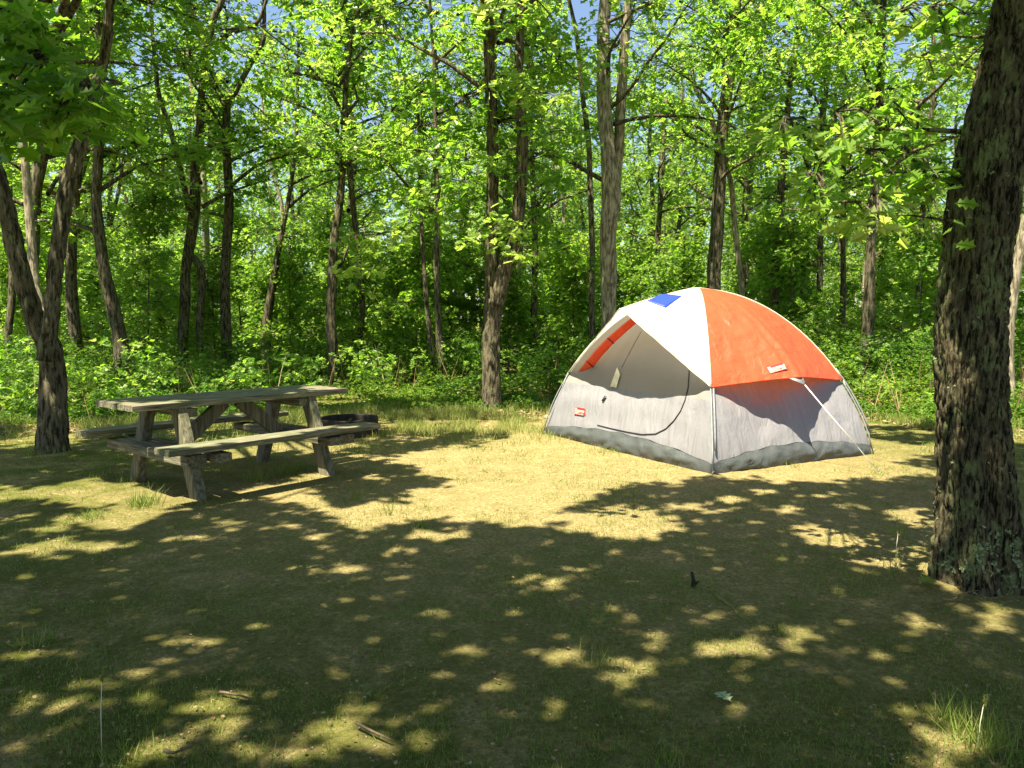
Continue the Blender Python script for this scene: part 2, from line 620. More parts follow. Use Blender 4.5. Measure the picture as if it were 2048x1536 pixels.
# ------------------------------------------------------------------ tree building
def leaf_clusters(centers, n_per, rad, size, seed, tmpl, name, mat, tone_c=None, flat=0.6):
    r = np.random.default_rng(seed)
    centers = np.asarray(centers, dtype=float)
    K = len(centers)
    cnt = n_per
    pos0 = np.repeat(centers, cnt, axis=0)
    M = len(pos0)
    a = r.uniform(0, 2 * np.pi, M)
    rr = rad * np.sqrt(r.uniform(0.02, 1, M))
    pos = pos0 + np.stack([np.cos(a) * rr * .55, np.sin(a) * rr * .55, r.normal(0, rad * .28, M)], axis=1)
    axd = np.stack([np.cos(a), np.sin(a), r.normal(-0.25, .35, M)], axis=1)
    nz = np.stack([r.normal(-.22, flat, M), r.normal(-.45, flat, M), np.ones(M)], axis=1)
    ctone = np.repeat(r.uniform(.15, .8, K) if tone_c is None else tone_c, cnt)
    tone = np.clip(ctone + r.normal(0, .16, M), 0, 1)
    return scatter_mesh(name, tmpl[0], tmpl[1], pos, axd, nz, size * r.uniform(.7, 1.2, M), tone)


def limb_system(rr, axis_fn, z0, z1, R, nl, T, spread=1.0, th=.045, back=False):
    """limbs round a trunk; adds their wood to T and returns the twig ends"""
    ends = []
    for i in range(nl):
        t = (i + rr.random()) / nl
        z = z0 + (z1 - z0) * t
        az = rr.uniform(-.35, math.pi + .35) if back and rr.random() < .72 else rr.uniform(0, 2 * math.pi)
        L = R * (0.55 + 0.6 * rr.random()) * (1.0 - 0.45 * t)
        el = math.radians(rr.uniform(8, 40) + 25 * t)
        p = Vector(axis_fn(z))
        d = Vector((math.cos(az) * math.cos(el), math.sin(az) * math.cos(el), math.sin(el)))
        pts = [p.copy()]
        n = 6
        for k in range(n):
            d = (d + Vector((rr.gauss(0, .18), rr.gauss(0, .18), rr.gauss(-.03, .14)))).normalized()
            p = p + d * (L / n)
            pts.append(p.copy())
        r0 = th * (1 - .5 * t)
        T.tube(pts, [r0 * (1 - .85 * k / n) + .004 for k in range(n + 1)], 5, False)
        for k in range(2, n + 1):
            for _ in range(3 if k < n else 5):
                tw = Vector((rr.gauss(0, 1), rr.gauss(0, 1), rr.gauss(.05, .45))).normalized()
                l2 = rr.uniform(.3, .85) * spread
                e = pts[k] + tw * l2
                T.tube([pts[k], pts[k] + tw * l2 * .5 + Vector((0, 0, .03)), e], [.010, .007, .003], 3, False)
                ends.append(e)
                if rr.random() < .5:
                    ends.append(pts[k] + tw * l2 * .55 + Vector((rr.gauss(0, .1), rr.gauss(0, .1), rr.gauss(0, .06))))
    return ends


VARIANTS = []
for vi in range(7):
    rr = random.Random(100 + vi)
    T = Tubes()
    H = rr.uniform(10.5, 13)
    ends = limb_system(rr, lambda z: (0, 0, z), 2.6 + .4 * (vi % 3), H, rr.uniform(2.4, 3.0), 15, T, 1.0)
    wood = T.mesh('branchwork')
    wood.materials.append(M_BARK)
    cm = leaf_clusters(ends, 7, .28, .18, 300 + vi, T_MID, 'crown', M_LEAF)
    cm.materials.append(M_LEAF)
    VARIANTS.append((wood, cm, len(ends)))
EDGEV = []
for vi in range(6):
    rr = random.Random(1100 + vi)
    T = Tubes()
    ends = limb_system(rr, lambda z: (0, 0, z), 2.9 + .35 * (vi % 3), rr.uniform(9, 10.5), rr.uniform(2.5, 3.1), 13, T, 1.0, .045, True)
    wood = T.mesh('branchwork')
    wood.materials.append(M_BARK)
    cm = leaf_clusters(ends, 7, .28, .178, 1300 + vi, T_MID, 'crown', M_LEAF)
    cm.materials.append(M_LEAF)
    EDGEV.append((wood, cm, len(ends)))
SAPV = []
for vi in range(5):
    rr = random.Random(500 + vi)
    T = Tubes()
    H = rr.uniform(2.8, 4.6)
    lean = rr.uniform(-.2, .2)
    ends = limb_system(rr, lambda z: (lean * z * .3, 0, z), .9, H * .95, 1.25, 11, T, .7, .016)
    wood = T.mesh('branchwork')
    wood.materials.append(M_BARK)
    T2 = Tubes()
    T2.tube([(0, 0, -.1), (lean * .3, 0, 1), (lean * H * .3, 0, H)], [.028, .02, .006], 6, False)
    stem = T2.mesh('trunk')
    stem.materials.append(M_BARK)
    cm = leaf_clusters(ends, 9, .24, .15, 600 + vi, T_MID, 'crown', M_LEAF)
    cm.materials.append(M_LEAF)
    SAPV.append((stem, wood, cm))


def bark_disp(amp, seed, fx=24.0, fz=7.0):
    def f(p, d, a, t, r):
        q = Vector((math.cos(a) * r * fx, math.sin(a) * r * fx, p.z * fz + seed))
        vd = noise.voronoi(q * .8 + Vector((0, 0, .6 * noise.noise(q * .5))))[0]
        n = (vd[1] - vd[0]) * 1.5
        n2 = noise.noise(Vector((math.cos(a) * 1.3, math.sin(a) * 1.3, p.z * .9 + seed)))
        return amp * (min(n, .8) - .4) + r * .10 * n2
    return f


def trunk_mesh(stems, seed, detail=1, amp=0.0):
    """stems: lists of (point, radius)"""
    T = Tubes()
    for j, st in enumerate(stems):
        pts, rad = smooth_path([s[0] for s in st], [s[1] for s in st], .35 / detail if detail < 2 else .045)
        sides = 10 if detail < 2 else 64
        dz = bark_disp(amp, seed + j) if amp else None
        if dz is None:
            def dz(p, d, a, t, r, s=seed + j):
                return r * .16 * noise.noise(Vector((math.cos(a), math.sin(a), p.z * 1.4 + s * 7)))
        T.tube(pts, rad, sides, True, dz)
    return T.mesh('trunk')


def px_tree(label, Y, stems, crown=None, cz=0.0, mat=None, group=None, name='oak_tree', wscale=1.0, top=11.0, sprays=None, detail=1, amp=0.0, cscale=1.0):
    """stems: [[(px, py, width_px), ...], ...]; the first starts at the tree's foot"""
    b = at(stems[0][0][0], stems[0][0][1], Y)
    base = Vector((b.x, b.y, 0))
    out = []
    for si, st in enumerate(stems):
        pts = [(at(x, y, Y) - base, wd * Y / FPX / 2 * wscale * .86) for x, y, wd in st]
        pts = [(Vector((p.x, p.y, p.z)), r) for p, r in pts]
        if si == 0:
            p0, r0 = pts[0]
            if p0.z > 0.15:
                pts.insert(0, (Vector((p0.x, 0, -.05)), r0 * 1.25))
            else:
                pts[0] = (Vector((p0.x, 0, -.06)), r0)
        pe, re_ = pts[-1]
        pd = pts[-2][0]
        if pe.z < top and st[-1][1] < 60:
            d = (pe - pd).normalized()
            d = (d + Vector((0, 0, .6))).normalized()
            L = (top - pe.z) / max(d.z, .3)
            pts.append((pe + d * L * .5 + Vector((rnd.gauss(0, .2), rnd.gauss(0, .3), 0)), re_ * .7))
            pts.append((pe + d * L, re_ * .25))
        # let the stem wander a little in depth too
        out.append([(p + Vector((0, .12 * math.sin(p.z * .8 + si * 2 + Y), 0)) if p.z > .3 else p, r) for p, r in pts])
    t = thing(name, label, 'tree', base, 0, group)
    me = trunk_mesh(out, seed=int(Y * 10), detail=detail, amp=amp)
    link('trunk', me, mat or M_BARK, t)
    if crown is not None:
        wv, cv, _ = EDGEV[crown % len(EDGEV)]
        mid = out[0][min(len(out[0]) - 1, max(1, len(out[0]) // 2))][0]
        rz = rnd.uniform(-.3, .3)
        for nm, mm in (('branchwork', wv), ('crown', cv)):
            o = link(nm, mm, None, t)
            o.location = (mid.x, mid.y * 0, cz)
            o.rotation_euler = (0, 0, rz)
            o.scale = (cscale, cscale, 1)
    if sprays:
        spray(t, base, sprays)
    return t, base


def spray(t, base, sprays, tmpl=T_OAK, size=.155, name='leaf_spray', seed=1):
    cs, tn, tws = [], [], Tubes()
    rr = random.Random(seed + int(abs(base.x) * 100))
    for (px, py, rx, ry, Y, n, tone) in sprays:
        c0 = at(px, py, Y)
        for _ in range(n):
            a, q = rr.uniform(0, 6.28), math.sqrt(rr.random())
            p = at(px + math.cos(a) * q * rx, py + math.sin(a) * q * ry, Y + rr.uniform(-.35, .35))
            cs.append(p - base)
            tn.append(min(1, max(0, tone + rr.gauss(0, .1))))
            h = c0 + Vector((0, .2, .12)) - base
            mid = (p - base) * .5 + h * .5 + Vector((0, 0, .04))
            tws.tube([h, mid, p - base], [.008, .006, .003], 4, False)
    me = leaf_clusters(cs, 7, .16, size, seed + 5, tmpl, name, M_LEAF, np.array(tn))
    link('crown', me, M_LEAF, t)
    link('branchwork', tws.mesh('branchwork'), M_BARK, t)


FOREST = 'oaks standing in the woods behind the clearing'
# --- the forked oak at the left edge
t_left, b_left = px_tree('forked oak growing beside the picnic table, splitting low into two stems', 8.25,
        [[(107, 912, 80), (105, 880, 66), (100, 760, 56), (93, 690, 50), (70, 640, 42), (46, 537, 40), (20, 400, 37), (0, 320, 35), (-30, 180, 36), (-60, 20, 30)],
         [(102, 720, 34), (114, 640, 34), (120, 537, 33), (132, 400, 36), (143, 340, 34), (156, 285, 32), (175, 180, 26), (205, 40, 20)]],
        1, 2.3, detail=3, amp=.022)
# --- the centre oak
t_mid, b_mid = px_tree('reddish forked oak at the middle of the clearing edge, between fire ring and tent', 12.1,
        [[(984, 822, 62), (984, 800, 46), (982, 740, 42), (983, 660, 42), (988, 600, 46), (984, 540, 32), (984, 450, 28), (985, 330, 26), (982, 200, 26), (975, 60, 24), (970, 10, 22)],
         [(992, 610, 38), (1008, 545, 34), (1030, 480, 30), (1040, 380, 28), (1044, 280, 26), (1038, 160, 22), (1040, 20, 18)]],
        2, 1.6, detail=3, amp=.020,
        sprays=[(1000, 160, 55, 22, 11.3, 9, .8), (1085, 195, 45, 22, 11.2, 8, .85), (985, 470, 60, 45, 11.4, 16, .75), (1045, 505, 40, 15, 11.2, 5, .85),
                (760, 480, 90, 35, 11.6, 16, .7), (720, 560, 50, 35, 11.5, 8, .85), (850, 420, 80, 50, 11.8, 16, .5), (900, 330, 90, 60, 11.8, 20, .35), (1060, 330, 90, 70, 12, 18, .2),
                (1000, 250, 100, 50, 12, 20, .25),
                (930, 200, 120, 90, 12.4, 34, .3), (1080, 420, 70, 90, 12.6, 24, .2), (840, 260, 120, 60, 12.2, 26, .55), (1120, 120, 70, 60, 12.3, 16, .45), (930, 400, 60, 50, 12.4, 14, .35)])
# a pale thin stem leaning on its foot
px_tree('thin pale stem leaning against the foot of the centre oak', 12.3, [[(1000, 815, 13), (993, 750, 12), (989, 690, 9), (992, 600, 7), (1002, 560, 4)]],
        None, mat=M_BARK_PALE, name='dead_sapling')

LIST = [
    ('tall oak with wavy stem between the forked oak and the table, leaning left', 14.0, [[(238, 700, 34), (228, 640, 30), (212, 560, 28), (204, 480, 24), (198, 400, 22), (205, 300, 20), (208, 200, 16), (190, 20, 12)]], 0, None),
    ('dark straight oak just right of the forked oak', 16.0, [[(158, 680, 26), (150, 600, 28), (146, 500, 22), (150, 380, 20), (150, 250, 16), (160, 20, 12)]], 3, None),
    ('pale grey oak seen through the crotch of the forked oak', 11.5, [[(96, 680, 20), (90, 645, 20), (66, 570, 20), (54, 480, 20), (44, 380, 18), (38, 260, 16), (30, 100, 18), (25, 10, 14)]], 4, M_BARK_PALE),
    ('very dark oak between the two stems of the forked oak', 14.5, [[(64, 600, 22), (74, 500, 24), (76, 400, 30), (92, 300, 26), (110, 180, 20), (120, 20, 14)]], 1, None),
    ('oak forking high into two leaders with a bent bough at its top left of centre', 17.0,
     [[(370, 700, 24), (372, 600, 23), (370, 540, 22), (378, 480, 26), (384, 420, 26), (387, 330, 20), (398, 250, 18), (404, 180, 16), (420, 90, 15), (436, 30, 14), (450, 0, 12)],
      [(378, 420, 16), (366, 350, 13), (345, 260, 12), (322, 190, 11), (310, 100, 9), (300, 20, 7)],
      [(420, 90, 11), (440, 70, 10), (480, 55, 9), (510, 42, 9), (526, 10, 7)],
      [(404, 705, 17), (402, 640, 16), (406, 570, 17), (400, 532, 17), (382, 510, 14), (376, 490, 10)]], 5, None),
    ('straight dark oak rising behind the middle of the table, forked at its top', 17.5,
     [[(453, 655, 24), (448, 560, 22), (450, 480, 21), (455, 400, 22), (452, 300, 19), (456, 210, 17), (470, 190, 14), (505, 130, 12), (528, 90, 12), (532, 50, 9)],
      [(457, 220, 13), (440, 190, 11), (425, 150, 9), (400, 90, 7), (380, 20, 5)]], 6, None),
    ('peeling oak above the fire ring, its trunk ending in leaves', 16.5, [[(668, 705, 25), (664, 640, 24), (666, 560, 23), (668, 480, 20), (678, 400, 18), (684, 300, 15), (690, 180, 13), (700, 90, 12), (720, 15, 9)],
                                                  [(672, 540, 9), (684, 520, 8), (694, 490, 5)]], 2, None),
    ('oak leaning right beyond the end of the table', 21.0, [[(532, 665, 22), (540, 610, 20), (550, 560, 17), (562, 490, 12), (578, 400, 10), (590, 280, 9), (600, 20, 6)]], 0, None),
    ('thin dark oak left of the centre oak', 15.5, [[(887, 748, 18), (880, 690, 17), (876, 600, 15), (874, 500, 14), (876, 430, 13), (872, 330, 10), (868, 150, 8), (860, 10, 6)]], 3, None),
    ('thinner stem leaning on the thin dark oak left of the centre oak', 16.5, [[(868, 725, 12), (860, 660, 12), (852, 580, 11), (846, 500, 10), (840, 400, 8), (835, 200, 6)]], None, None),
    ('tall grey double-stemmed oak rising behind the tent door', 14.5,
     [[(1218, 655, 36), (1217, 560, 37), (1214, 460, 38), (1222, 390, 44), (1214, 300, 34), (1208, 200, 32), (1208, 80, 30), (1212, 5, 28)],
      [(1226, 440, 26), (1236, 330, 24), (1244, 200, 24), (1250, 80, 22), (1256, 5, 18)]], 1, M_BARK_PALE),
    ('slim oak just left of the tall double-stemmed oak behind the tent', 16.0, [[(1184, 705, 14), (1182, 600, 14), (1184, 500, 13), (1181, 380, 13), (1178, 280, 13), (1165, 180, 11), (1155, 80, 10), (1140, 10, 8)]], None, None),
    ('thick brown oak rising behind the peak of the tent', 17.5, [[(1428, 640, 32), (1430, 540, 32), (1438, 440, 31), (1442, 330, 30), (1446, 240, 28), (1458, 130, 26), (1470, 10, 22)]], 4, None),
    ('pale broken oak beside the thick brown oak behind the tent', 18.5, [[(1487, 600, 14), (1480, 520, 13), (1470, 440, 14), (1460, 360, 12), (1432, 280, 11), (1418, 230, 11), (1402, 205, 9), (1388, 180, 10), (1382, 142, 8)]], None, M_BARK_PALE),
    ('brown oak rising above the orange side of the tent', 20.0, [[(1550, 625, 23), (1552, 520, 21), (1556, 430, 20), (1562, 340, 18), (1575, 220, 15), (1600, 60, 12), (1610, 10, 10)]], 5, None),
    ('oak leaning right above the orange side of the tent', 21.5, [[(1588, 650, 18), (1600, 560, 17), (1614, 460, 15), (1632, 350, 14), (1650, 230, 12), (1660, 60, 9)]], 0, None),
    ('shaded oak between the tent and the big near oak, nearest of three', 15.0, [[(1733, 725, 27), (1734, 640, 25), (1735, 560, 23), (1738, 450, 20), (1750, 330, 18), (1762, 200, 18), (1768, 100, 17), (1772, 10, 14)]], 6, None),
    ('thin oak behind the right shoulder of the tent', 20.0, [[(1638, 700, 15), (1640, 600, 16), (1638, 500, 14), (1640, 400, 12), (1645, 200, 9)]], 2, None),
    ('brown oak touching the left outline of the big near oak', 18.0, [[(1836, 690, 15), (1838, 620, 16), (1845, 540, 13), (1850, 400, 11), (1860, 200, 9), (1865, 10, 6)]], 3, None),
    ('sunlit peeling oak between shaded trunks right of the tent', 22.0, [[(1680, 650, 15), (1683, 590, 14), (1684, 520, 12), (1688, 400, 10), (1692, 200, 8)]], 1, None),
    ('pale leaning oak at the right edge behind the big near oak', 13.0, [[(2020, 695, 32), (2030, 610, 28), (2042, 520, 24), (2056, 420, 20), (2072, 200, 16), (2090, 10, 12)]], 5, M_BARK_PALE),
    ('slender curving oak high between the centre oak and the table', 19.0, [[(720, 700, 14), (722, 600, 14), (715, 500, 13), (700, 330, 14), (693, 200, 15), (690, 140, 14), (700, 60, 12), (716, 10, 9)]], 4, None),
    ('dark oak in the shadows right of the centre oak', 19.0, [[(1066, 720, 16), (1068, 620, 16), (1070, 500, 15), (1066, 380, 13), (1060, 200, 10), (1050, 10, 7)]], 6, None),
    ('slim oak half hidden behind the ridge of the tent', 24.0, [[(1318, 600, 14), (1316, 500, 13), (1322, 380, 12), (1330, 200, 9)]], 1, None),
    ('slim oak far left at the edge of the woods', 17.0, [[(22, 690, 16), (26, 600, 15), (20, 500, 14), (10, 350, 12), (0, 150, 9)]], 2, None),
]
def front_crown(t, cr, x, cz):
    wv, cv, _ = EDGEV[cr % len(EDGEV)]
    for nm, mm in (('branchwork', wv), ('crown', cv)):
        o = link(nm, mm, None, t)
        o.location = (x, 0, cz)
        o.rotation_euler = (0, 0, math.pi + rnd.uniform(-.5, .5))
        o.scale = (.85, .85, 1)


for li, (label, Y, st, cr, mt) in enumerate(LIST):
    t_, b_ = px_tree(label, Y, st, cr, rnd.uniform(-.2, .9), mt, FOREST, detail=1.5)
    if li in (0, 6, 12, 16, 22):
        front_crown(t_, li, at(st[0][len(st[0]) // 2][0], 300, Y).x - b_.x, 1.5)
front_crown(t_mid, 3, .1, 1.3)

# --- the many oaks deeper in the woods
TRV = []
for vi in range(6):
    rr = random.Random(900 + vi)
    x = y = 0.0
    st = [(Vector((0, 0, -.1)), .17)]
    for k in range(1, 8):
        x += rr.gauss(0, .16)
        y += rr.gauss(0, .16)
        st.append((Vector((x, y, k * 1.7)), .14 * (1 - k / 9.5)))
    stems = [st]
    if vi % 2:
        q = st[3][0]
        stems.append([(q.copy(), .08), (q + Vector((.35, .1, 1.2)), .07), (q + Vector((.6, .3, 3)), .05), (q + Vector((1.0, .3, 5.5)), .02)])
    me = trunk_mesh(stems, 40 + vi, 1)
    me.materials.append(M_BARK if vi != 4 else M_BARK_PALE)
    TRV.append(me)
BG = []
for vi in range(7):
    t = thing('oak_tree', 'grey oak standing deep in the woods among many alike', 'tree', (0, 0, 0), 0, 'oaks deep in the woods')
    link('trunk', TRV[vi % 6], None, t)
    link('branchwork', VARIANTS[vi][0], None, t)
    link('crown', VARIANTS[vi][1], None, t)
    BG.append(t)
taken = []
for ch in C.objects:
    if ch.get('category') == 'tree':
        taken.append((ch.location.x, ch.location.y))
used = set()
placed = 0
for _ in range(9000):
    Y = rnd.uniform(17, 62)
    X = rnd.uniform(-.78 * Y, .78 * Y)
    dm = 2.9
    if any((X - a) ** 2 + (Y - b_) ** 2 < dm * dm for a, b_ in taken):
        continue
    if Y < 25 and rnd.random() < .6:
        continue
    # the woods are thinner towards the upper left, where the sky shows through
    if X / Y < -.12 and Y > 24 and rnd.random() < .45:
        continue
    if rnd.random() < (Y - 40) / 40:
        continue
    taken.append((X, Y))
    vi = rnd.randrange(7)
    rz, s = rnd.uniform(-.8, .8), rnd.uniform(.8, 1.1)
    if vi not in used:
        BG[vi].location = (X, Y, 0)
        BG[vi].rotation_euler = (0, 0, rz)
        BG[vi].scale = (s, s, s)
        used.add(vi)
    else:
        copy_thing(BG[vi], (X, Y, 0), rz, s)
    placed += 1
    if placed >= 150:
        break
print('background trees', placed)

# --- saplings under them
first = {}
sap_n = 0
SAPS = [(-7.6, 16.0), (7.9, 15.0), (-2.2, 17.5), (1.3, 16.5)]
for _ in range(900):
    Y = rnd.uniform(18, 40)
    X = rnd.uniform(-.72 * Y, .72 * Y)
    if all((X - a) ** 2 + (Y - b_) ** 2 > 1.5 for a, b_ in SAPS):
        SAPS.append((X, Y))
    if len(SAPS) >= 90:
        break
for i, (X, Y) in enumerate(SAPS):
    vi = i % 5
    if vi not in first:
        t = thing('sapling', 'young oak sapling in full leaf growing beneath the taller oaks', 'sapling', (X, Y, 0), rnd.uniform(0, 6.28), 'saplings beneath the oaks', rnd.uniform(.8, 1.15))
        link('trunk', SAPV[vi][0], None, t)
        link('branchwork', SAPV[vi][1], None, t)
        link('crown', SAPV[vi][2], None, t)
        first[vi] = t
    else:
        copy_thing(first[vi], (X, Y, 0), rnd.uniform(0, 6.28), rnd.uniform(.75, 1.15))

# ------------------------------------------------------------------ big near oak on the right
bb = gnd(1960, 1190)
Yb = bb.y + .22
big_path = [(1968, 1215, 262), (1964, 1150, 206), (1957, 1050, 172), (1951, 950, 160), (1943, 820, 152), (1941, 700, 152), (1945, 600, 148), (1954, 500, 146),
            (1962, 430, 150), (1974, 350, 150), (1996, 260, 146), (2022, 150, 140), (2045, 60, 136), (2060, -30, 130)]
base = Vector((at(1962, 1190, Yb).x, Yb, 0))
pts = []
for (x, y, wd) in big_path:
    p = at(x, y, Yb) - base
    pts.append((Vector((p.x, 0, p.z)), wd * Yb / FPX / 2 * .88))
pts[0] = (Vector((pts[0][0].x, 0, -.08)), pts[0][1])
top = pts[-1][0]
pts += [(top + Vector((.25, .1, 1.2)), .16), (top + Vector((.3, -.1, 3)), .10), (top + Vector((.2, -.3, 5)), .04)]
t_big = thing('oak_tree', 'thick rough-barked oak with lichen in the right foreground, leaning right', 'tree', base)


def big_disp(p, d, a, t, r):
    s = 3.0
    q = Vector((math.cos(a) * r * 42, math.sin(a) * r * 42, p.z * 11.0))
    q += Vector((noise.noise(q * .35), noise.noise(q * .35 + Vector((9, 0, 0))), noise.noise(q * .5))) * .7
    vd = noise.voronoi(q)[0]
    n = min((vd[1] - vd[0]) * 2.0, 1.0)
    n2 = noise.noise(Vector((math.cos(a) * r * 50, math.sin(a) * r * 50, p.z * 16 + 9)))
    w_ = math.sin(a * 5 + 1.3 * math.sin(p.z * .7)) * .02 * max(0, 1 - p.z * 1.1) * 3
    big = noise.noise(Vector((math.cos(a) * 1.2, math.sin(a) * 1.2, p.z * 1.1 + 4)))
    return .019 * n ** .7 + .006 * n2 + w_ * .6 + r * .07 * big - .020


pp, rad_ = smooth_path([q[0] for q in pts], [q[1] for q in pts], .013)
T = Tubes()
T.tube(pp, rad_, 190, True, big_disp)
link('trunk', T.mesh('trunk'), M_BARK_BIG, t_big)
# lichen rosettes on its foot
lp, la, ln, ls, lt = [], [], [], [], []
bvh_big = BVHTree.FromPolygons([Vector(v) + base for v in T.v], [T.l[i * 4:i * 4 + 4] for i in range(len(T.t) - 2)])
for _ in range(130):
    if rnd.random() < .55:
        cx, cy, sx, sy = rnd.choice([(1950, 1130, 22, 22), (2015, 1165, 28, 22), (1900, 1128, 12, 10), (1980, 1080, 14, 20), (2035, 1120, 14, 26)])
        px, py = rnd.gauss(cx, sx), rnd.gauss(cy, sy)
        s_ = rnd.uniform(.008, .020)
    else:
        px, py, s_ = rnd.uniform(1870, 2048), rnd.uniform(300, 1180), rnd.uniform(.004, .011)
    d = ray(px, py).normalized()
    h = bvh_big.ray_cast(Vector((0, 0, CAM_H)), d)
    if h[0] is None:
        continue
    n = h[1] if h[1].dot(d) < 0 else -h[1]
    for q in range(4):
        a = Vector((rnd.gauss(0, 1), rnd.gauss(0, 1), rnd.gauss(0, 1)))
        lp.append(h[0] + n * .003 - base)
        la.append(a - n * a.dot(n) + n * .25)
        ln.append(n + Vector((rnd.gauss(0, .3), rnd.gauss(0, .3), rnd.gauss(0, .3))))
        ls.append(s_ * 1.4)
        lt.append(rnd.uniform(0, 1))
M_LICHEN = leaf_mat('lichen', [(0, (.15, .20, .09)), (1, (.36, .42, .24))], [(0, (.1, .14, .06)), (1, (.2, .25, .12))], .1, .9, .1)
link('lichen', scatter_mesh('lichen', T_MID[0], T_MID[1], np.array(lp), np.array(la), np.array(ln), np.array(ls), np.array(lt)), M_LICHEN, t_big)['kind'] = 'stuff'

# boughs of the big oak reaching left, with their leaves
T = Tubes()


def bough(pxs, r0, Tb, base_):
    P_ = [at(x, y, Y) - base_ for x, y, Y in pxs]
    pp_, rr_ = smooth_path(P_, [r0 * (1 - .8 * i / (len(P_) - 1)) for i in range(len(P_))], .05)
    Tb = Tubes()
    Tb.tube(pp_, rr_, 7, True)
    link('branch', Tb.mesh('branch'), M_BARK_BIG, t_big)


bough([(1960, 268, Yb), (1900, 262, Yb), (1820, 259, Yb - .02), (1735, 258, Yb), (1640, 250, Yb + .1)], .016, T, base)
bough([(1990, 360, Yb + .1), (1900, 345, Yb + .1), (1800, 345, Yb), (1740, 348, Yb), (1640, 375, Yb + .1)], .009, T, base)
bough([(1960, 450, Yb), (1870, 437, Yb - .1), (1800, 430, Yb - .2), (1720, 438, Yb - .2)], .009, T, base)
bough([(1835, 258, Yb), (1838, 220, Yb), (1852, 190, Yb + .1)], .007, T, base)
bough([(2050, 60, Yb), (1950, 75, Yb + .2), (1860, 60, Yb + .3), (1790, 50, Yb + .3)], .012, T, base)
bough([(1930, 400, Yb), (2000, 404, Yb), (2060, 402, Yb)], .008, T, base)
spray(t_big, base, [(1600, 265, 75, 22, Yb, 5, .5), (1700, 250, 90, 40, Yb, 6, .45), (1800, 240, 90, 40, Yb, 6, .3), (1740, 330, 130, 40, Yb, 8, .3), (1850, 330, 60, 50, Yb, 6, .2),
                    (1790, 425, 90, 22, Yb - .2, 6, .7), (1720, 440, 50, 18, Yb - .2, 3, .8), (1870, 400, 40, 50, Yb, 5, .3), (1830, 40, 80, 40, Yb + .3, 6, .5), (1900, 30, 60, 40, Yb, 5, .2),
                    (1640, 375, 50, 30, Yb + .1, 4, .2), (1880, 130, 40, 30, Yb + .4, 3, .7), (2040, 420, 20, 30, Yb + .3, 3, .3)], T_OAK, .105, seed=31)


# ------------------------------------------------------------------ oaks round the camera that shade the clearing
OWN = [('tall oak', t_big, base, None)]
spots_ = [(-4.6, 1.2, 'oak at the left edge whose shaded low leaves hang into the top corner'),
          (.9, -2.4, 'oak outside the frame whose leaves hang into the top middle'),
          (5.6, -1.6, 'oak outside the frame on the right whose crown shades the foreground'),
          (-3.4, -3.2, 'oak outside the frame on the left whose crown shades the foreground')]
owners = [(t_left, b_left), (t_big, base)]
for i, (x, y, lb) in enumerate(spots_):
    t = thing('oak_tree', lb, 'tree', (x, y, 0))
    st = [(Vector((0, 0, -.1)), .2), (Vector((.05, 0, 2)), .15), (Vector((-.1, .1, 5)), .12), (Vector((.1, .1, 8)), .07), (Vector((.1, 0, 9.5)), .03)]
    link('trunk', trunk_mesh([st], 70 + i, 1), M_BARK, t)
    owners.append((t, Vector((x, y, 0))))
LIT3D = [(1780, 425, Yb - .2, .30), (1715, 440, Yb - .2, .18), (1590, 262, Yb, .16), (1690, 240, Yb, .12), (1830, 40, Yb + .3, .30), (1880, 130, Yb + .4, .25),
         (1745, 360, Yb, .07), (1010, 25, 4.3, .40), (1900, 1050, Yb - .2, .07), (1930, 1075, Yb - .2, .05), (1885, 420, Yb, .05), (85, 130, 3.1, .04), (210, 190, 3.0, .06)]
NL = 150000
gx_ = rng.uniform(-8.6, 8.6, NL)
gy_ = rng.uniform(-2.5, 10.2, NL)
sh = shaded(gx_, gy_)
gx_, gy_ = gx_[sh], gy_[sh]
zz = rng.uniform(5.6, 8.2, len(gx_))
px_, py_ = gx_ + to_sun.x / to_sun.z * zz, gy_ + to_sun.y / to_sun.z * zz
P_ = np.stack([px_, py_, zz], axis=1)
ts_ = np.array(to_sun)
kp = np.ones(len(P_), bool)
for (x, y, Y, r_) in LIT3D:
    q = P_ - np.array(at(x, y, Y))
    al = q @ ts_
    kp &= ~((np.linalg.norm(q - al[:, None] * ts_, axis=1) < r_ + .05) & (al > 0))
P_, px_, py_ = P_[kp], px_[kp], py_[kp]
own = np.argmin(np.stack([(px_ - b.x) ** 2 + (py_ - b.y) ** 2 for _, b in owners], axis=1), axis=1)
for k, (t, b) in enumerate(owners):
    Q = P_[own == k] - np.array([b.x, b.y, 0])
    n = len(Q)
    if n == 0:
        continue
    a = rng.uniform(0, 6.28, n)
    me = scatter_mesh('crown', T_MID[0], T_MID[1], Q, np.stack([np.cos(a), np.sin(a), rng.normal(-.1, .3, n)], 1),
                      np.stack([rng.normal(0, .35, n) + to_sun.x * .5, rng.normal(0, .35, n) + to_sun.y * .5, np.ones(n)], 1), .155 * rng.uniform(.7, 1.25, n), rng.uniform(0, .45, n))
    link('crown', me, M_LEAF, t)
    T = Tubes()
    for i in rng.choice(n, min(n, 26), replace=False):
        e = Vector(Q[i])
        z0_ = max(3.6, e.z - 2.0)
        T.tube([(0, 0, z0_), (e.x * .5, e.y * .5, z0_ * .35 + e.z * .65), tuple(e)], [.05, .03, .01], 5, False)
    link('branchwork', T.mesh('branchwork'), M_BARK, t)
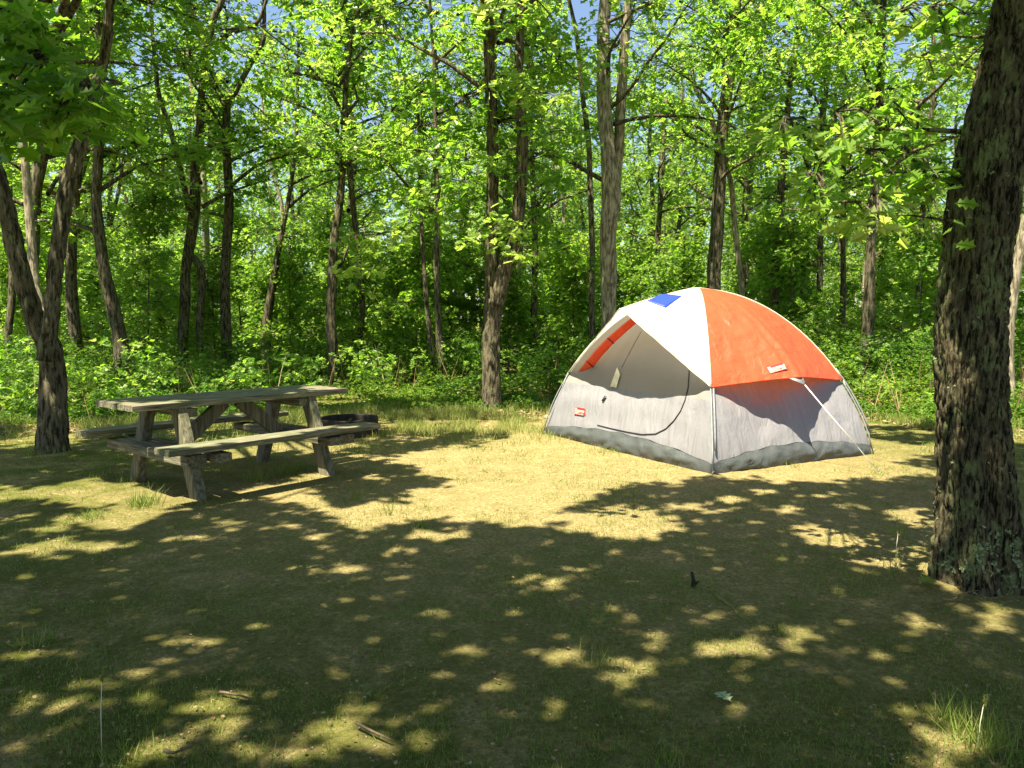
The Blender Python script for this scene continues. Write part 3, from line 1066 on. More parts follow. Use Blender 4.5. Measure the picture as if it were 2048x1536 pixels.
# low leaves hanging into the picture, tones painting shade (left) and sun (middle)
spray(owners[2][0], owners[2][1], [(40, 130, 90, 110, 3.3, 30, .1), (130, 205, 60, 45, 3.2, 13, .1), (10, 50, 50, 60, 3.4, 12, .15), (110, 240, 45, 20, 3.1, 6, .2), (190, 200, 22, 12, 3.0, 2, .3),
                                   (-30, 240, 60, 60, 3.2, 8, .1)], T_OAK, .105, seed=41)
spray(owners[3][0], owners[3][1], [(1010, 15, 40, 24, 4.3, 2, .8)], T_OAK, .105, seed=43)


# ------------------------------------------------------------------ tent
NC, LC, RC = gnd(1425, 950), gnd(1090, 868), gnd(1742, 908)
NC.z = LC.z = RC.z = 0
FC = LC + RC - NC
CC = (LC + RC) / 2
TOP = 1.735
tent = thing('dome_tent', 'dome tent with white and orange rainfly over grey walls, pitched on the sandy clearing', 'tent', CC)


def z_of(s):
    return TOP * (1 - (1 - s) ** 2) ** .72


def s_of(z):
    return 1 - math.sqrt(max(0, 1 - (max(0, min(z, TOP)) / TOP) ** (1 / .72)))


def pole(c, s, off=0.0):
    p = c + (CC - c) * s
    p = Vector((p.x, p.y, z_of(s)))
    o = (c - CC).normalized()
    return p + o * off * (1 - s * .8) + Vector((0, 0, off * s))


FACES = [(LC, NC), (NC, RC), (RC, FC), (FC, LC)]


def face_n(A, B):
    d = (B - A)
    n = Vector((d.y, -d.x, 0)).normalized()
    return n if n.dot((A + B) / 2 - CC) > 0 else -n


def grid_mesh(name, grids, tone=None):
    v, l, n0 = [], [], 0
    for g in grids:
        nr, nc = len(g), len(g[0])
        for row in g:
            v += [tuple(q) for q in row]
        for i in range(nr - 1):
            for k in range(nc - 1):
                a = n0 + i * nc + k
                l.append([a, a + 1, a + nc + 1, a + nc])
        n0 += nr * nc
    return mesh_np(name, v, np.array(l), np.full(len(l), 4)), v, l


def wall_pt(fi, t, z, bulge=0.0):
    A, B = FACES[fi]
    s = s_of(z)
    a, b_ = pole(A, s), pole(B, s)
    p = a.lerp(b_, t)
    n = face_n(A, B)
    e = 4 * t * (1 - t)
    sag = -.045 * e * math.sin(min(1, z / TOP) * math.pi)
    fold = noise.noise(Vector((t * 16 + fi * 9, z * 1.3, 2.0))) * .012 + noise.noise(Vector((t * 5 + fi * 5, z * 5, 7.0))) * .014
    return p + n * (sag + fold * min(1, e * 3) + bulge)


def hb(t, fi):
    return .085 + .115 * math.sin(math.pi * t) ** .7 + .006 * math.sin(t * 40)


tub, wall, top_ = [], [], []
allv, allf = [], []
ZMS = (.66, .84, .84, .84)  # door face lowered so the panel's tan paints in the fly's shadow
for fi in range(4):
    nt_ = 70
    ZM = ZMS[fi]
    g = []
    for i in range(9):
        q = i / 8
        row = []
        for k in range(nt_ + 1):
            t = k / nt_
            z = hb(t, fi) * q
            crumple = noise.noise(Vector((t * 22 + fi * 7, z * 16, 5))) * .022 + noise.noise(Vector((t * 60, z * 30 + fi, 1))) * .006
            row.append(wall_pt(fi, t, z, (.03 * math.sin(q * math.pi * .9) + crumple) * min(1, 6 * t, 6 * (1 - t)) + .004))
        g.append(row)
    tub.append(g)
    g = []
    for i in range(22):
        q = i / 21
        g.append([wall_pt(fi, k / nt_, hb(k / nt_, fi) + (ZM - hb(k / nt_, fi)) * q) for k in range(nt_ + 1)])
    wall.append(g)
    g = []
    for i in range(26):
        z = ZM + (TOP - .002 - ZM) * (1 - (1 - i / 25) ** 1.6)
        g.append([wall_pt(fi, k / nt_, z) for k in range(nt_ + 1)])
    top_.append(g)


def shift(gs):
    return [[[q - CC for q in row] for row in g] for g in gs]


me, v1, l1 = grid_mesh('floor_tub', shift(tub))
link('floor_tub', me, M_FLOOR, tent)
me, v2, l2 = grid_mesh('wall', shift(wall))
link('wall', me, M_SILVER, tent)
me, v3, l3 = grid_mesh('mesh_and_shade_panel', shift(top_))
link('mesh_and_shade_panel', me, M_TAN, tent)
vv = v1 + v2 + v3
ff = list(l1) + [[q + len(v1) for q in f] for f in l2] + [[q + len(v1) + len(v2) for q in f] for f in l3]
BODY = BVHTree.FromPolygons([Vector(q) + CC for q in vv], ff)

# rainfly
TP = at(1240, 617, 7.89)
APEX = pole(NC, 1.0, .03) + Vector((0, 0, .02))


def ridge(u):
    c = (TP + APEX) / 2 + Vector((0, 0, .05))
    return TP * (1 - u) ** 2 + c * 2 * u * (1 - u) + APEX * u * u


S0 = .18


def fpole(c):
    return lambda u: pole(c, S0 + (1 - S0) * u, .035)


def loft(fa, fb, bul, seed, nu=30, nv=44, extra=None):
    g = []
    for i in range(nu + 1):
        u = i / nu
        a, b_ = fa(u), fb(u)
        row = []
        for k in range(nv + 1):
            v = k / nv
            p = a.lerp(b_, v)
            e = 4 * v * (1 - v)
            out = (p - (CC + Vector((0, 0, .6)))).normalized()
            wr = noise.noise(Vector((v * 9 + seed, u * 4, 1))) * .010 + noise.noise(Vector((v * 4 - u * 9 + seed, u * 2 + v * 3, 4))) * .012
            p = p + out * (bul * e * (1 - u * .6) + wr * min(1, e * 2.5) * (1 - .7 * u))
            if extra:
                p = p + extra(u, v)
            row.append(p - CC)
        g.append(row)
    return g


nR = face_n(NC, RC)


def pull(u, v):
    k = max(0, 1 - abs(v - .47) / .47) ** 1.25 * (1 - u) ** 2.2
    fold = .012 * math.sin((v - .47) * 60) * math.exp(-abs(v - .47) * 9) * (1 - u) ** 1.2
    cr = noise.noise(Vector((v * 26 + u * 6, u * 9, 3))) * .010 + noise.noise(Vector((v * 12 - u * 14, u * 10 + v * 8, 6))) * .014
    return nR * (.24 * k + fold + cr * min(1, 8 * v, 8 * (1 - v)) * (1 - u)) + Vector((0, 0, .05 * k + .03 * 4 * v * (1 - v) * (1 - u) ** 3))


W1 = loft(fpole(NC), ridge, .0, 3, 40, 44, lambda u, v: Vector((-.9, -.5, 0)) * (.012 * noise.noise(Vector((v * 7 + u * 9, u * 3 - v * 4, 9))) * (1 - u)))
W2 = loft(ridge, fpole(LC), .0, 8)
O1 = loft(fpole(NC), fpole(RC), .03, 15, 36, 90, pull)
B1 = loft(fpole(RC), fpole(FC), .05, 21)
B2 = loft(fpole(FC), fpole(LC), .05, 27)
me, wv_, wl_ = grid_mesh('white_fly', [W1, W2, B1, B2])
link('rainfly', me, M_WHITE, tent)['label'] = 'white panels of the rainfly'
me, ov_, ol_ = grid_mesh('orange_fly', [O1])
link('rainfly', me, M_ORANGE, tent)['label'] = 'orange side panel of the rainfly'
FLY = BVHTree.FromPolygons([Vector(q) + CC for q in list(wv_) + list(ov_)], list(wl_) + [[q + len(wv_) for q in f] for f in ol_])


def tubepart(name, pts, r, mat, sides=6, parent=None, label=None):
    T = Tubes()
    T.tube([Vector(p) - CC for p in pts], [r] * len(pts), sides)
    o = link(name, T.mesh(name), mat, parent or tent)
    if label:
        o['label'] = label
    return o


hem = [Vector(q) + CC for q in O1[0]]
tubepart('hem', hem, .007, M_ORANGE)
T = Tubes()
T.tube([fpole(NC)(k / 24) - CC for k in range(25)], [.011] * 25, 6)
T.tube([fpole(RC)(k / 24) - CC for k in range(25)], [.009] * 25, 6)
T.tube([Vector(q[-1]) for q in W1[:1]] + [Vector(q) for q in reversed(W1[0])], [.006] * (len(W1[0]) + 1), 6)
T.tube([Vector(q) for q in W2[0]], [.006] * len(W2[0]), 6)
link('seam', T.mesh('seam'), M_WHITE, tent)
# poles from the ground to the fly's corners
for c in (NC, LC, RC, FC):
    o_ = (c - CC).normalized()
    pts = [c + o_ * .03 + Vector((0, 0, -.02))] + [pole(c, S0 * 1.25 * k / 8, .02) for k in range(1, 9)]
    tubepart('pole', pts, .0075, M_POLE)
    pts = [q + Vector((.028, .006, 0)) for q in pts[1:]]
    tubepart('pole_sleeve', pts, .010, M_SILVER)
aw = [TP - Vector((0, 0, .012)), (TP + APEX) / 2 + Vector((0, 0, .0)), APEX - Vector((0, 0, .03))]
tubepart('awning_pole', aw, .006, M_POLE)


def on(bvh, px, py, off=.006):
    d = ray(px, py).normalized()
    h = bvh.ray_cast(Vector((0, 0, CAM_H)), d)
    if h[0] is None:
        return None, None
    n = h[1] if h[1].dot(d) < 0 else -h[1]
    return h[0] + n * off, n


def decal(name, quad, bvh, mat, nx=6, ny=6, off=.006, parent=None, thick=.003):
    g = []
    for i in range(ny + 1):
        row = []
        for k in range(nx + 1):
            u, v = k / nx, i / ny
            x = (quad[0][0] * (1 - u) + quad[1][0] * u) * (1 - v) + (quad[3][0] * (1 - u) + quad[2][0] * u) * v
            y = (quad[0][1] * (1 - u) + quad[1][1] * u) * (1 - v) + (quad[3][1] * (1 - u) + quad[2][1] * u) * v
            p, n = on(bvh, x, y, off)
            row.append((p if p is not None else row[-1]) if (p is not None or row) else g[-1][0])
        g.append(row)
    me, _, _ = grid_mesh(name, [[[q - CC for q in row] for row in g]])
    o = link(name, me, mat, parent or tent)
    md = o.modifiers.new('s', 'SOLIDIFY')
    md.thickness = thick
    return o


decal('roof_vent', [(1294, 602), (1326, 588), (1363, 593), (1331, 616)], FLY, M_BLUE, 10, 8, .006, None, .002)


def line_on(name, pxs, bvh, r, mat, off=.006):
    pts = []
    for i in range(len(pxs) - 1):
        for k in range(6):
            t = k / 6
            x = pxs[i][0] * (1 - t) + pxs[i + 1][0] * t
            y = pxs[i][1] * (1 - t) + pxs[i + 1][1] * t
            p, n = on(bvh, x, y, off)
            if p is not None:
                pts.append(p)
    return tubepart(name, pts, r, mat, 5)


line_on('door_zipper', [(1379, 742), (1377, 775), (1371, 800), (1362, 822), (1348, 842), (1332, 858), (1312, 868), (1285, 869), (1255, 864), (1222, 857), (1190, 849)], BODY, .0055, M_BLACK)
line_on('door_seam', [(1283, 662), (1262, 700), (1240, 742)], BODY, .004, M_TAN)
o = decal('door_tie', [(1237, 736), (1243, 750), (1235, 777), (1223, 774)], BODY, M_CREAM, 3, 4, .02)
decal('door_pull', [(1212, 792), (1215, 794), (1208, 804), (1205, 802)], BODY, M_BLACK, 2, 2, .015)

# orange strap rolled along the edge of the awning
outer = [(1262, 636), (1238, 655), (1214, 676), (1192, 698), (1172, 722), (1147, 757)]
inner = [(1273, 646), (1250, 666), (1227, 687), (1205, 711), (1186, 734), (1163, 764)]
g = []
for side in range(5):
    row = []
    for k in range(len(outer)):
        f = side / 4
        x = outer[k][0] * (1 - f) + inner[k][0] * f
        y = outer[k][1] * (1 - f) + inner[k][1] * f
        Yd = 7.89 + (pole(LC, S0).y - 7.89) * (k / (len(outer) - 1)) - .03 * math.sin(f * math.pi)
        row.append(at(x, y, Yd) - CC)
    g.append(row)
me, _, _ = grid_mesh('rolled_flap', [g])
o = link('rolled_flap', me, M_ORANGE, tent)
o.modifiers.new('s', 'SOLIDIFY').thickness = .012
for k, f in ((2, .0), (4, .0)):
    T = Tubes()
    a, b_ = g[0][k], g[4][k]
    T.tube([a + Vector((0, -.02, .0)), (a + b_) / 2 + Vector((0, -.06, 0)), b_ + Vector((0, -.02, 0))], [.006] * 3, 5)
    link('strap', T.mesh('strap'), M_BLACK, tent)


# guy lines
def guy(p, q, r, mat, name='guy_line'):
    tubepart(name, [p, p.lerp(q, .5) + Vector((0, 0, -.006)), q], r, mat, 5)


def stake(q):
    T = Tubes()
    T.tube([q + Vector((0, 0, -.05)) - CC, q + Vector((0, 0, .035)) - CC, q + Vector((.02, 0, .045)) - CC], [.004] * 3, 5)
    link('stake', T.mesh('stake'), M_POLE, tent)


edge = O1[0]
mid = Vector(edge[int(.47 * 90)]) + CC
tipp = mid + (gnd(1760, 945) - mid).normalized() * .10
gend = gnd(1758, 944)
split = tipp.lerp(gend, .72)
guy(tipp, split, .0055, M_CORD)
guy(split, gend, .003, M_POLE)
g = [[Vector(edge[int(.42 * 90)]), Vector(edge[int(.52 * 90)])], [tipp - CC - Vector((.006, 0, 0)), tipp - CC + Vector((.006, 0, 0))]]
me, _, _ = grid_mesh('guy_tab', [g])
link('guy_tab', me, M_SILVER, tent).modifiers.new('s', 'SOLIDIFY').thickness = .004
stake(gend)
for c, gp in ((RC, (1747, 906)), (LC, (1088, 869))):
    q = gnd(*gp)
    guy(pole(c, S0, .04), q, .004, M_POLE)
    stake(q)
q = gnd(1424, 953)
stake(q)


# small maker's labels
def label_plate(px, py, wd, bvh, off):
    h, n = on(bvh, px, py, off)
    xa = Vector((1, 0, 0))
    A, B = (LC, NC) if px < 1425 else (NC, RC)
    xa = (B - A).normalized()
    xa = (xa - n * xa.dot(n)).normalized()
    ya = n.cross(xa).normalized()
    if ya.z < 0:
        ya = -ya
    hh = wd * .42
    M = Matrix((xa.to_4d(), ya.to_4d(), n.to_4d(), Vector((0, 0, 0, 1)))).transposed()
    M = Matrix(((xa.x, ya.x, n.x, h.x - CC.x), (xa.y, ya.y, n.y, h.y - CC.y), (xa.z, ya.z, n.z, h.z - CC.z), (0, 0, 0, 1)))

    def slab(nm, x0, x1, y0, y1, z, mat, parent):
        T = Tubes()
        T.box(Matrix.Translation(((x0 + x1) / 2, (y0 + y1) / 2, z)), (x1 - x0, y1 - y0, .002))
        me = T.mesh(nm, False)
        me.transform(M)
        return link(nm, me, mat, parent)
    pl = slab('logo_patch', -wd / 2, wd / 2, -hh / 2, hh / 2, .001, M_PLATE, tent)
    f = wd * .022
    slab('red_bar', -wd * .30, wd * .46, hh * .20, hh * .44, .0035, M_RED, pl)
    T = Tubes()
    for (x0, x1, y0, y1) in ((-wd / 2, wd / 2, -hh / 2, -hh / 2 + f), (-wd / 2, wd / 2, hh / 2 - f, hh / 2), (-wd / 2, -wd / 2 + f, -hh / 2 + f, hh / 2 - f), (wd / 2 - f, wd / 2, -hh / 2 + f, hh / 2 - f)):
        T.box(Matrix.Translation(((x0 + x1) / 2, (y0 + y1) / 2, .0035)), (x1 - x0, y1 - y0, .002))
    # lantern mark
    T.tube([(-wd * .43, -hh * .32, .004), (-wd * .40, -hh * .05, .004), (-wd * .41, hh * .18, .004), (-wd * .36, hh * .34, .004), (-wd * .32, hh * .18, .004), (-wd * .33, -hh * .05, .004), (-wd * .30, -hh * .32, .004), (-wd * .43, -hh * .32, .004)], [f * .5] * 8, 4)
    me = T.mesh('mark', False)
    me.transform(M)
    link('lantern_mark', me, M_RED, pl)
    cu = bpy.data.curves.new('t', 'FONT')
    cu.body = 'Coleman'
    cu.size = hh * .62
    cu.extrude = .001
    cu.align_x = 'LEFT'
    tmp = bpy.data.objects.new('t', cu)
    C.objects.link(tmp)
    dg = bpy.context.evaluated_depsgraph_get()
    tm = bpy.data.meshes.new_from_object(tmp.evaluated_get(dg))
    bpy.data.objects.remove(tmp)
    tm.transform(M @ Matrix.Translation((-wd * .27, -hh * .36, .0045)))
    tm.materials.clear()
    link('lettering', tm, M_RED, pl)


label_plate(1161, 823, .20, BODY, .012)
label_plate(1553, 737, .185, FLY, .010)

# ------------------------------------------------------------------ picnic table
TB = thing('picnic_table', 'weathered grey wooden picnic table with two attached benches, half in leaf shade', 'table', (-2.51, 6.86, 0), .867)


def board(name, x0, x1, y0, y1, z0, z1, mat, n=1, parent=TB, gap=.006):
    T = Tubes()
    wd = (y1 - y0 - gap * (n - 1)) / n
    for k in range(n):
        c = y0 + wd / 2 + k * (wd + gap)
        dx = rnd.uniform(-.008, .008) if n > 1 else 0
        dz = rnd.uniform(-.0025, .0025) if n > 1 else 0
        M = Matrix.Translation(((x0 + x1) / 2 + dx, c, (z0 + z1) / 2 + dz)) @ Matrix.Rotation(rnd.uniform(-.003, .003), 4, 'Z')
        T.box(M, (x1 - x0, wd, z1 - z0), .0012)
    return link(name, T.mesh(name, False), mat, parent)


def beam(name, a, b_, wx, wy, mat, parent=TB):
    a, b_ = Vector(a), Vector(b_)
    d = (b_ - a)
    L = d.length
    q = d.to_track_quat('Z', 'X')
    M = Matrix.Translation((a + b_) / 2) @ q.to_matrix().to_4x4()
    T = Tubes()
    T.box(M, (wx, wy, L), .001)
    return link(name, T.mesh(name, False), mat, parent)


board('tabletop', -1.02, 1.02, -.35, .35, .715, .763, M_WOOD, 5)
board('bench_seat', -.99, .99, -.86, -.62, .42, .466, M_WOOD, 1)
board('bench_seat', -.99, .99, .62, .86, .42, .466, M_WOOD, 1)
for sx in (-1, 1):
    for sy in (-1, 1):
        beam('leg', (sx * .62, sy * .555, -.03), (sx * .62, sy * .27, .70), .125, .088, M_WOODZ)
    beam('cross_beam', (sx * .712, -.72, .34), (sx * .712, .72, .34), .085, .16, M_WOODY)
    beam('cross_beam', (sx * .535, -.80, .35), (sx * .535, .80, .35), .07, .138, M_WOODY)
    beam('cleat', (sx * .535, -.32, .665), (sx * .535, .32, .665), .07, .095, M_WOODY)
    beam('brace', (sx * .51, 0, .34), (sx * .07, 0, .70), .12, .06, M_WOODZ)

M_BOLT = plain('bolt_steel', (.10, .09, .08), .5, .6, .5, .3, 20, 0)
for sx in (-1, 1):
    for sy in (-1, 1):
        T = Tubes()
        for (y_, z_) in ((sy * .43, .36), (sy * .40, .32)):
            T.tube([(sx * .752, y_, z_), (sx * .764, y_, z_)], [.011, .009], 6)
        for q_ in (0, 1):
            Tq = Tubes()
            y_, z_ = ((sy * .43, .37), (sy * .40, .31))[q_]
            Tq.tube([(sx * .752, y_, z_), (sx * .765, y_, z_)], [.012, .010], 6)
            link('bolt', Tq.mesh('bolt', False), M_BOLT, TB)

# ------------------------------------------------------------------ fire ring
fr = thing('fire_ring', 'low rusty steel fire ring set in grass behind the picnic table', 'fire ring', (-2.03, 9.5, 0))
T = Tubes()
g = []
prof = [(.36, -.03), (.365, .06), (.362, .20), (.366, .215), (.352, .215), (.350, .20), (.352, .02), (.352, -.03)]
for (r, z) in prof:
    g.append([Vector((r * math.cos(a), r * math.sin(a), z)) for a in [2 * math.pi * k / 72 for k in range(73)]])
me, _, _ = grid_mesh('ring', [g])
link('ring', me, M_STEEL, fr)
g = [[Vector((r * math.cos(a), r * math.sin(a), .03 + .03 * noise.noise(Vector((r * 9 * math.cos(a), r * 9 * math.sin(a), 0))))) for a in [2 * math.pi * k / 48 for k in range(49)]] for r in (.001, .09, .18, .27, .351)]
me, _, _ = grid_mesh('ash_bed', [g])
link('ash_bed', me, M_ASH, fr)
for k in range(2):
    a = 1.2 + k * 2.6
    beam('charred_stick', (-.25 * math.cos(a), -.2 * math.sin(a), .06), (.28 * math.cos(a + .4), .2 * math.sin(a + .4), .16), .035, .035, M_STEEL, fr)


# ------------------------------------------------------------------ undergrowth, grass, litter
def vnoise(x, y, seed=0):
    xi, yi = np.floor(x).astype(int), np.floor(y).astype(int)
    fx, fy = x - xi, y - yi
    fx, fy = fx * fx * (3 - 2 * fx), fy * fy * (3 - 2 * fy)

    def h(a, b_):
        q = (a * 374761393 + b_ * 668265263 + seed * 69069) & 0xffffffff
        q = ((q ^ (q >> 13)) * 1274126177) & 0xffffffff
        return ((q ^ (q >> 16)) & 0xffff) / 65535.0
    return (h(xi, yi) * (1 - fx) + h(xi + 1, yi) * fx) * (1 - fy) + (h(xi, yi + 1) * (1 - fx) + h(xi + 1, yi + 1) * fx) * fy


BX = [-30, -8, -6.5, -5, -3.6, -2.4, -1.2, 0, 1.0, 2.2, 4.2, 5.0, 5.45, 6.2, 8, 30]
BY = [10.0, 10.2, 10.0, 10.2, 11.2, 11.9, 11.8, 11.9, 11.5, 12.6, 12.8, 12.2, 10.0, 9.8, 9.6, 9]


def edge_y(x):
    return np.interp(x, BX, BY) + .35 * (vnoise(x * 1.7, x * 0 + 3) - .5)


K = 520000
u = rng.uniform(0, 1, K)
yy = 9.2 + 27 * u ** 1.55
xx = rng.uniform(-1, 1, K) * (yy * .70 + .4)
dd = yy - edge_y(xx)
keep = dd > 0
xx, yy, dd = xx[keep], yy[keep], dd[keep]
cl = .55 * vnoise(xx * .9, yy * .9, 1) + .45 * vnoise(xx * 2.6, yy * 2.6, 2)
hh = np.minimum(.85, .06 + .19 * dd) * (.15 + 1.9 * cl ** 1.3)
# the low sunlit plants beyond the fire ring and right of the tent stay low
low = np.exp(-((xx + 2.4) / 1.5) ** 2 - ((yy - 13.3) / 1.3) ** 2) + np.exp(-((xx - 6.4) / 1.0) ** 2 - ((yy - 12) / 1.3) ** 2)
hh *= (1 - .6 * np.clip(low, 0, 1))
gap = vnoise(xx * .55 + 40, yy * .8, 31) * .6 + vnoise(xx * 1.9, yy * 1.9 + 9, 32) * .4
hh *= np.clip((gap - .30) * 4, .12, 1)
keep = rng.uniform(0, 1, len(xx)) < np.clip((gap - .34) * 6, .05, 1) * np.clip(.15 + 1.7 * vnoise(xx * 3.3, yy * 3.3, 22) * (.4 + cl), 0, 1) * np.clip(.25 + dd * .9, 0, 1)
xx, yy, dd, cl, hh, low = [q[keep] for q in (xx, yy, dd, cl, hh, low)]
K = len(xx)
zz = hh * rng.uniform(0, 1, K) ** .55
tone = np.clip(.25 + .5 * vnoise(xx * .7, yy * .7, 5) + .35 * low + rng.normal(0, .15, K), 0, 1)  # lighter tone on the low plants paints in their sunlight
a = rng.uniform(0, 6.28, K)
me = scatter_mesh('undergrowth', T_OVAL[0], T_OVAL[1], np.stack([xx, yy, zz], 1), np.stack([np.cos(a), np.sin(a), rng.normal(.15, .4, K)], 1),
                  np.stack([rng.normal(-.2, .6, K), rng.normal(-.35, .6, K), np.ones(K)], 1), (.062 + .0036 * np.clip(yy - 10, 0, 30)) * rng.uniform(.5, 1.45, K), tone)
tag(link('undergrowth', me, M_SHRUB), 'knee high blueberry shrubs covering the forest floor behind the clearing', 'undergrowth', kind='stuff')

n = 90000
x = rng.uniform(-75, 75, n)
y = 58 + 14 * rng.uniform(0, 1, n) + .0 * x
z = 15 * rng.uniform(0, 1, n) ** 1.3 * (.75 + .5 * vnoise(x * .2, y * .2, 3))
a = rng.uniform(0, 6.28, n)
me = scatter_mesh('far_woods', T_MID[0], T_MID[1], np.stack([x, y, z], 1), np.stack([np.cos(a), np.sin(a), rng.normal(0, .4, n)], 1),
                  np.stack([rng.normal(-.2, .6, n), rng.normal(-.45, .6, n), np.ones(n)], 1), rng.uniform(.25, .55, n), rng.uniform(.1, .9, n))
tag(link('far_woods', me, M_LEAF), 'far leafy woods closing off the view between the trunks', 'woods', kind='stuff')

n = 1800
y = 10.2 + 22 * rng.uniform(0, 1, n) ** 1.4
x = rng.uniform(-.7, .7, n) * y
k = (y - edge_y(x)) > .3
x, y = x[k], y[k]
K = len(x)
a = rng.uniform(0, 6.28, K)
STEM = ([(0, .006, 0), (0, -.006, 0), (.6, -.004, .05), (.6, .004, .05), (1, 0, .13)], [(0, 1, 2, 3), (3, 2, 4)])
me = scatter_mesh('shrub_stems', STEM[0], STEM[1], np.stack([x, y, np.zeros(K)], 1), np.stack([rng.normal(0, .3, K), rng.normal(0, .3, K), np.ones(K)], 1),
                  np.stack([np.cos(a), np.sin(a), a * 0], 1), rng.uniform(.3, 1.1, K), rng.uniform(0, 1, K))
tag(link('shrub_stems', me, M_LITTER), 'bare brown stems sticking up among the shrubs', 'stems', kind='stuff')

# oak seedlings and larger leaves poking out of it
n = 9000
cxs, cys = rng.uniform(-1, 1, 420), 10.5 + 18 * rng.uniform(0, 1, 420) ** 1.4
cxs = cxs * (cys * .7)
ok = (cys - edge_y(cxs)) > .3
cxs, cys = cxs[ok], cys[ok]
hs = rng.uniform(.3, 1.15, len(cxs))
ctr = np.stack([np.repeat(cxs, 3) + rng.normal(0, .12, 3 * len(cxs)), np.repeat(cys, 3) + rng.normal(0, .12, 3 * len(cxs)), np.repeat(hs, 3) * rng.uniform(.6, 1, 3 * len(cxs))], 1)
me = leaf_clusters(ctr, 8, .17, .13, 77, T_MID, 'seedlings', M_LEAF, rng.uniform(.1, .8, len(ctr)))
tag(link('oak_seedlings', me, M_LEAF), 'knee high oak seedlings with larger leaves poking out of the shrubs', 'seedlings', kind='stuff')

# grass
blade = [(0, -.018, 0), (0, .018, 0), (.5, -.014, .06), (.5, .014, .06), (1, 0, .26)]
bladef = [(0, 2, 3, 1), (2, 4, 3)]
GX, GY, GL, GT, GW = [], [], [], [], []


def grass(x, y, L, tone):
    GX.append(x)
    GY.append(y)
    GL.append(L)
    GT.append(tone)


n = 60000
x = rng.uniform(-9, 9, n)
y = edge_y(x) + rng.normal(-.25, .45, n)
k = rng.uniform(0, 1, n) < .15 + .85 * (vnoise(x * 2.5, y * 2.5, 7) > .52)
x, y = x[k], y[k]
grass(x, y, rng.uniform(.05, .20, len(x)), rng.uniform(.3, 1, len(x)))
n = 26000                                  # round the fire ring and in front of the woods
x = rng.normal(-1.6, 1.3, n)
y = rng.normal(10.4, .9, n)
k = (vnoise(x * 3, y * 3, 9) > .45) & ((x + 2.03) ** 2 + (y - 9.5) ** 2 > .15) & (y < 12.5)
grass(x[k], y[k], rng.uniform(.04, .13, k.sum()), rng.uniform(.5, 1, k.sum()))
n = 190000                                 # thin short grass all over the clearing
y = 1.6 + 9.5 * rng.uniform(0, 1, n) ** 1.5
x = rng.uniform(-1, 1, n) * (y * .72 + .3)
k = (vnoise(x * 2.2, y * 2.2, 12) * .6 + vnoise(x * 7, y * 7, 13) * .4) > .46
grass(x[k], y[k], rng.uniform(.006, .034, k.sum()), rng.uniform(.2, .9, k.sum()))
for (px, py, rpx, nb, L) in [(285, 1012, 26, 220, .16), (180, 1040, 22, 60, .12), (570, 948, 24, 160, .13), (510, 962, 22, 90, .17), (598, 940, 18, 80, .12), (842, 1055, 14, 90, .07),
                             (70, 1288, 26, 60, .10), (1940, 1465, 55, 170, .14), (1985, 1500, 40, 110, .15), (1880, 1440, 25, 50, .10), (1195, 1330, 34, 60, .09), (1790, 1150, 25, 26, .22),
                             (1560, 1265, 26, 22, .07), (265, 962, 18, 90, .10), (240, 1520, 40, 60, .07), (1350, 1530, 40, 60, .08), (100, 905, 40, 130, .14), (200, 955, 20, 60, .07),
                             (715, 1000, 18, 40, .10), (775, 1030, 8, 16, .16), (1370, 850, 4, 1, .1), (1800, 1075, 18, 22, .14), (1150, 905, 50, 60, .07), (1215, 905, 40, 120, .08), (1010, 868, 30, 90, .10),
                             (1100, 872, 30, 120, .12), (1590, 935, 12, 26, .07), (1400, 1360, 30, 22, .05), (430, 945, 30, 60, .10), (330, 905, 60, 160, .14), (480, 890, 60, 260, .16), (700, 905, 60, 160, .10),
                             (1755, 950, 14, 22, .09), (1850, 905, 20, 40, .12), (1900, 880, 30, 60, .14), (880, 880, 60, 120, .09), (960, 900, 40, 60, .07)]:
    c = gnd(px, py)
    r = rpx * c.y / FPX
    x = c.x + rng.normal(0, r * .6, nb)
    y = c.y + rng.normal(0, r * .8, nb)
    grass(x, y, L * rng.uniform(.4, 1.15, nb), rng.uniform(.2, .95, nb))
x, y, L, tn = np.concatenate(GX), np.concatenate(GY), np.concatenate(GL), np.concatenate(GT)
# none under the tent's floor
e1, e2 = (LC - NC), (RC - NC)
u_ = ((x - NC.x) * e1.x + (y - NC.y) * e1.y) / e1.length_squared
v_ = ((x - NC.x) * e2.x + (y - NC.y) * e2.y) / e2.length_squared
k = ~((u_ > .02) & (u_ < .98) & (v_ > .02) & (v_ < .98))
x, y, L, tn = x[k], y[k], L[k], tn[k]
K = len(x)
a = rng.uniform(0, 6.28, K)
up = np.stack([rng.normal(0, .38, K), rng.normal(0, .38, K), np.ones(K)], 1)
pos = np.stack([x, y, np.full(K, -.012)], 1)
# blade width stays about 3 mm whatever the length
tvb = np.array(blade)
ax_ = up / np.linalg.norm(up, axis=1, keepdims=True)
nz_ = np.stack([np.cos(a), np.sin(a), np.zeros(K)], 1)
nz_ = nz_ - ax_ * np.sum(nz_ * ax_, axis=1, keepdims=True)
nz_ /= np.linalg.norm(nz_, axis=1, keepdims=True)
ay_ = np.cross(nz_, ax_)
Ls = (L + .012)[:, None, None]
wid = (.0035 / .036 * (1 + .10 * np.clip(y - 3, 0, 12)))[:, None, None]
V = pos[:, None, :] + tvb[None, :, 0:1] * ax_[:, None, :] * Ls + tvb[None, :, 1:2] * ay_[:, None, :] * wid + tvb[None, :, 2:3] * nz_[:, None, :] * Ls
flat = np.array([0, 2, 3, 1, 2, 4, 3])
me = mesh_np('grass', V.reshape(-1, 3), (flat[None, :] + (np.arange(K) * 5)[:, None]).ravel(), np.tile([4, 3], K), np.repeat(tn, 5))
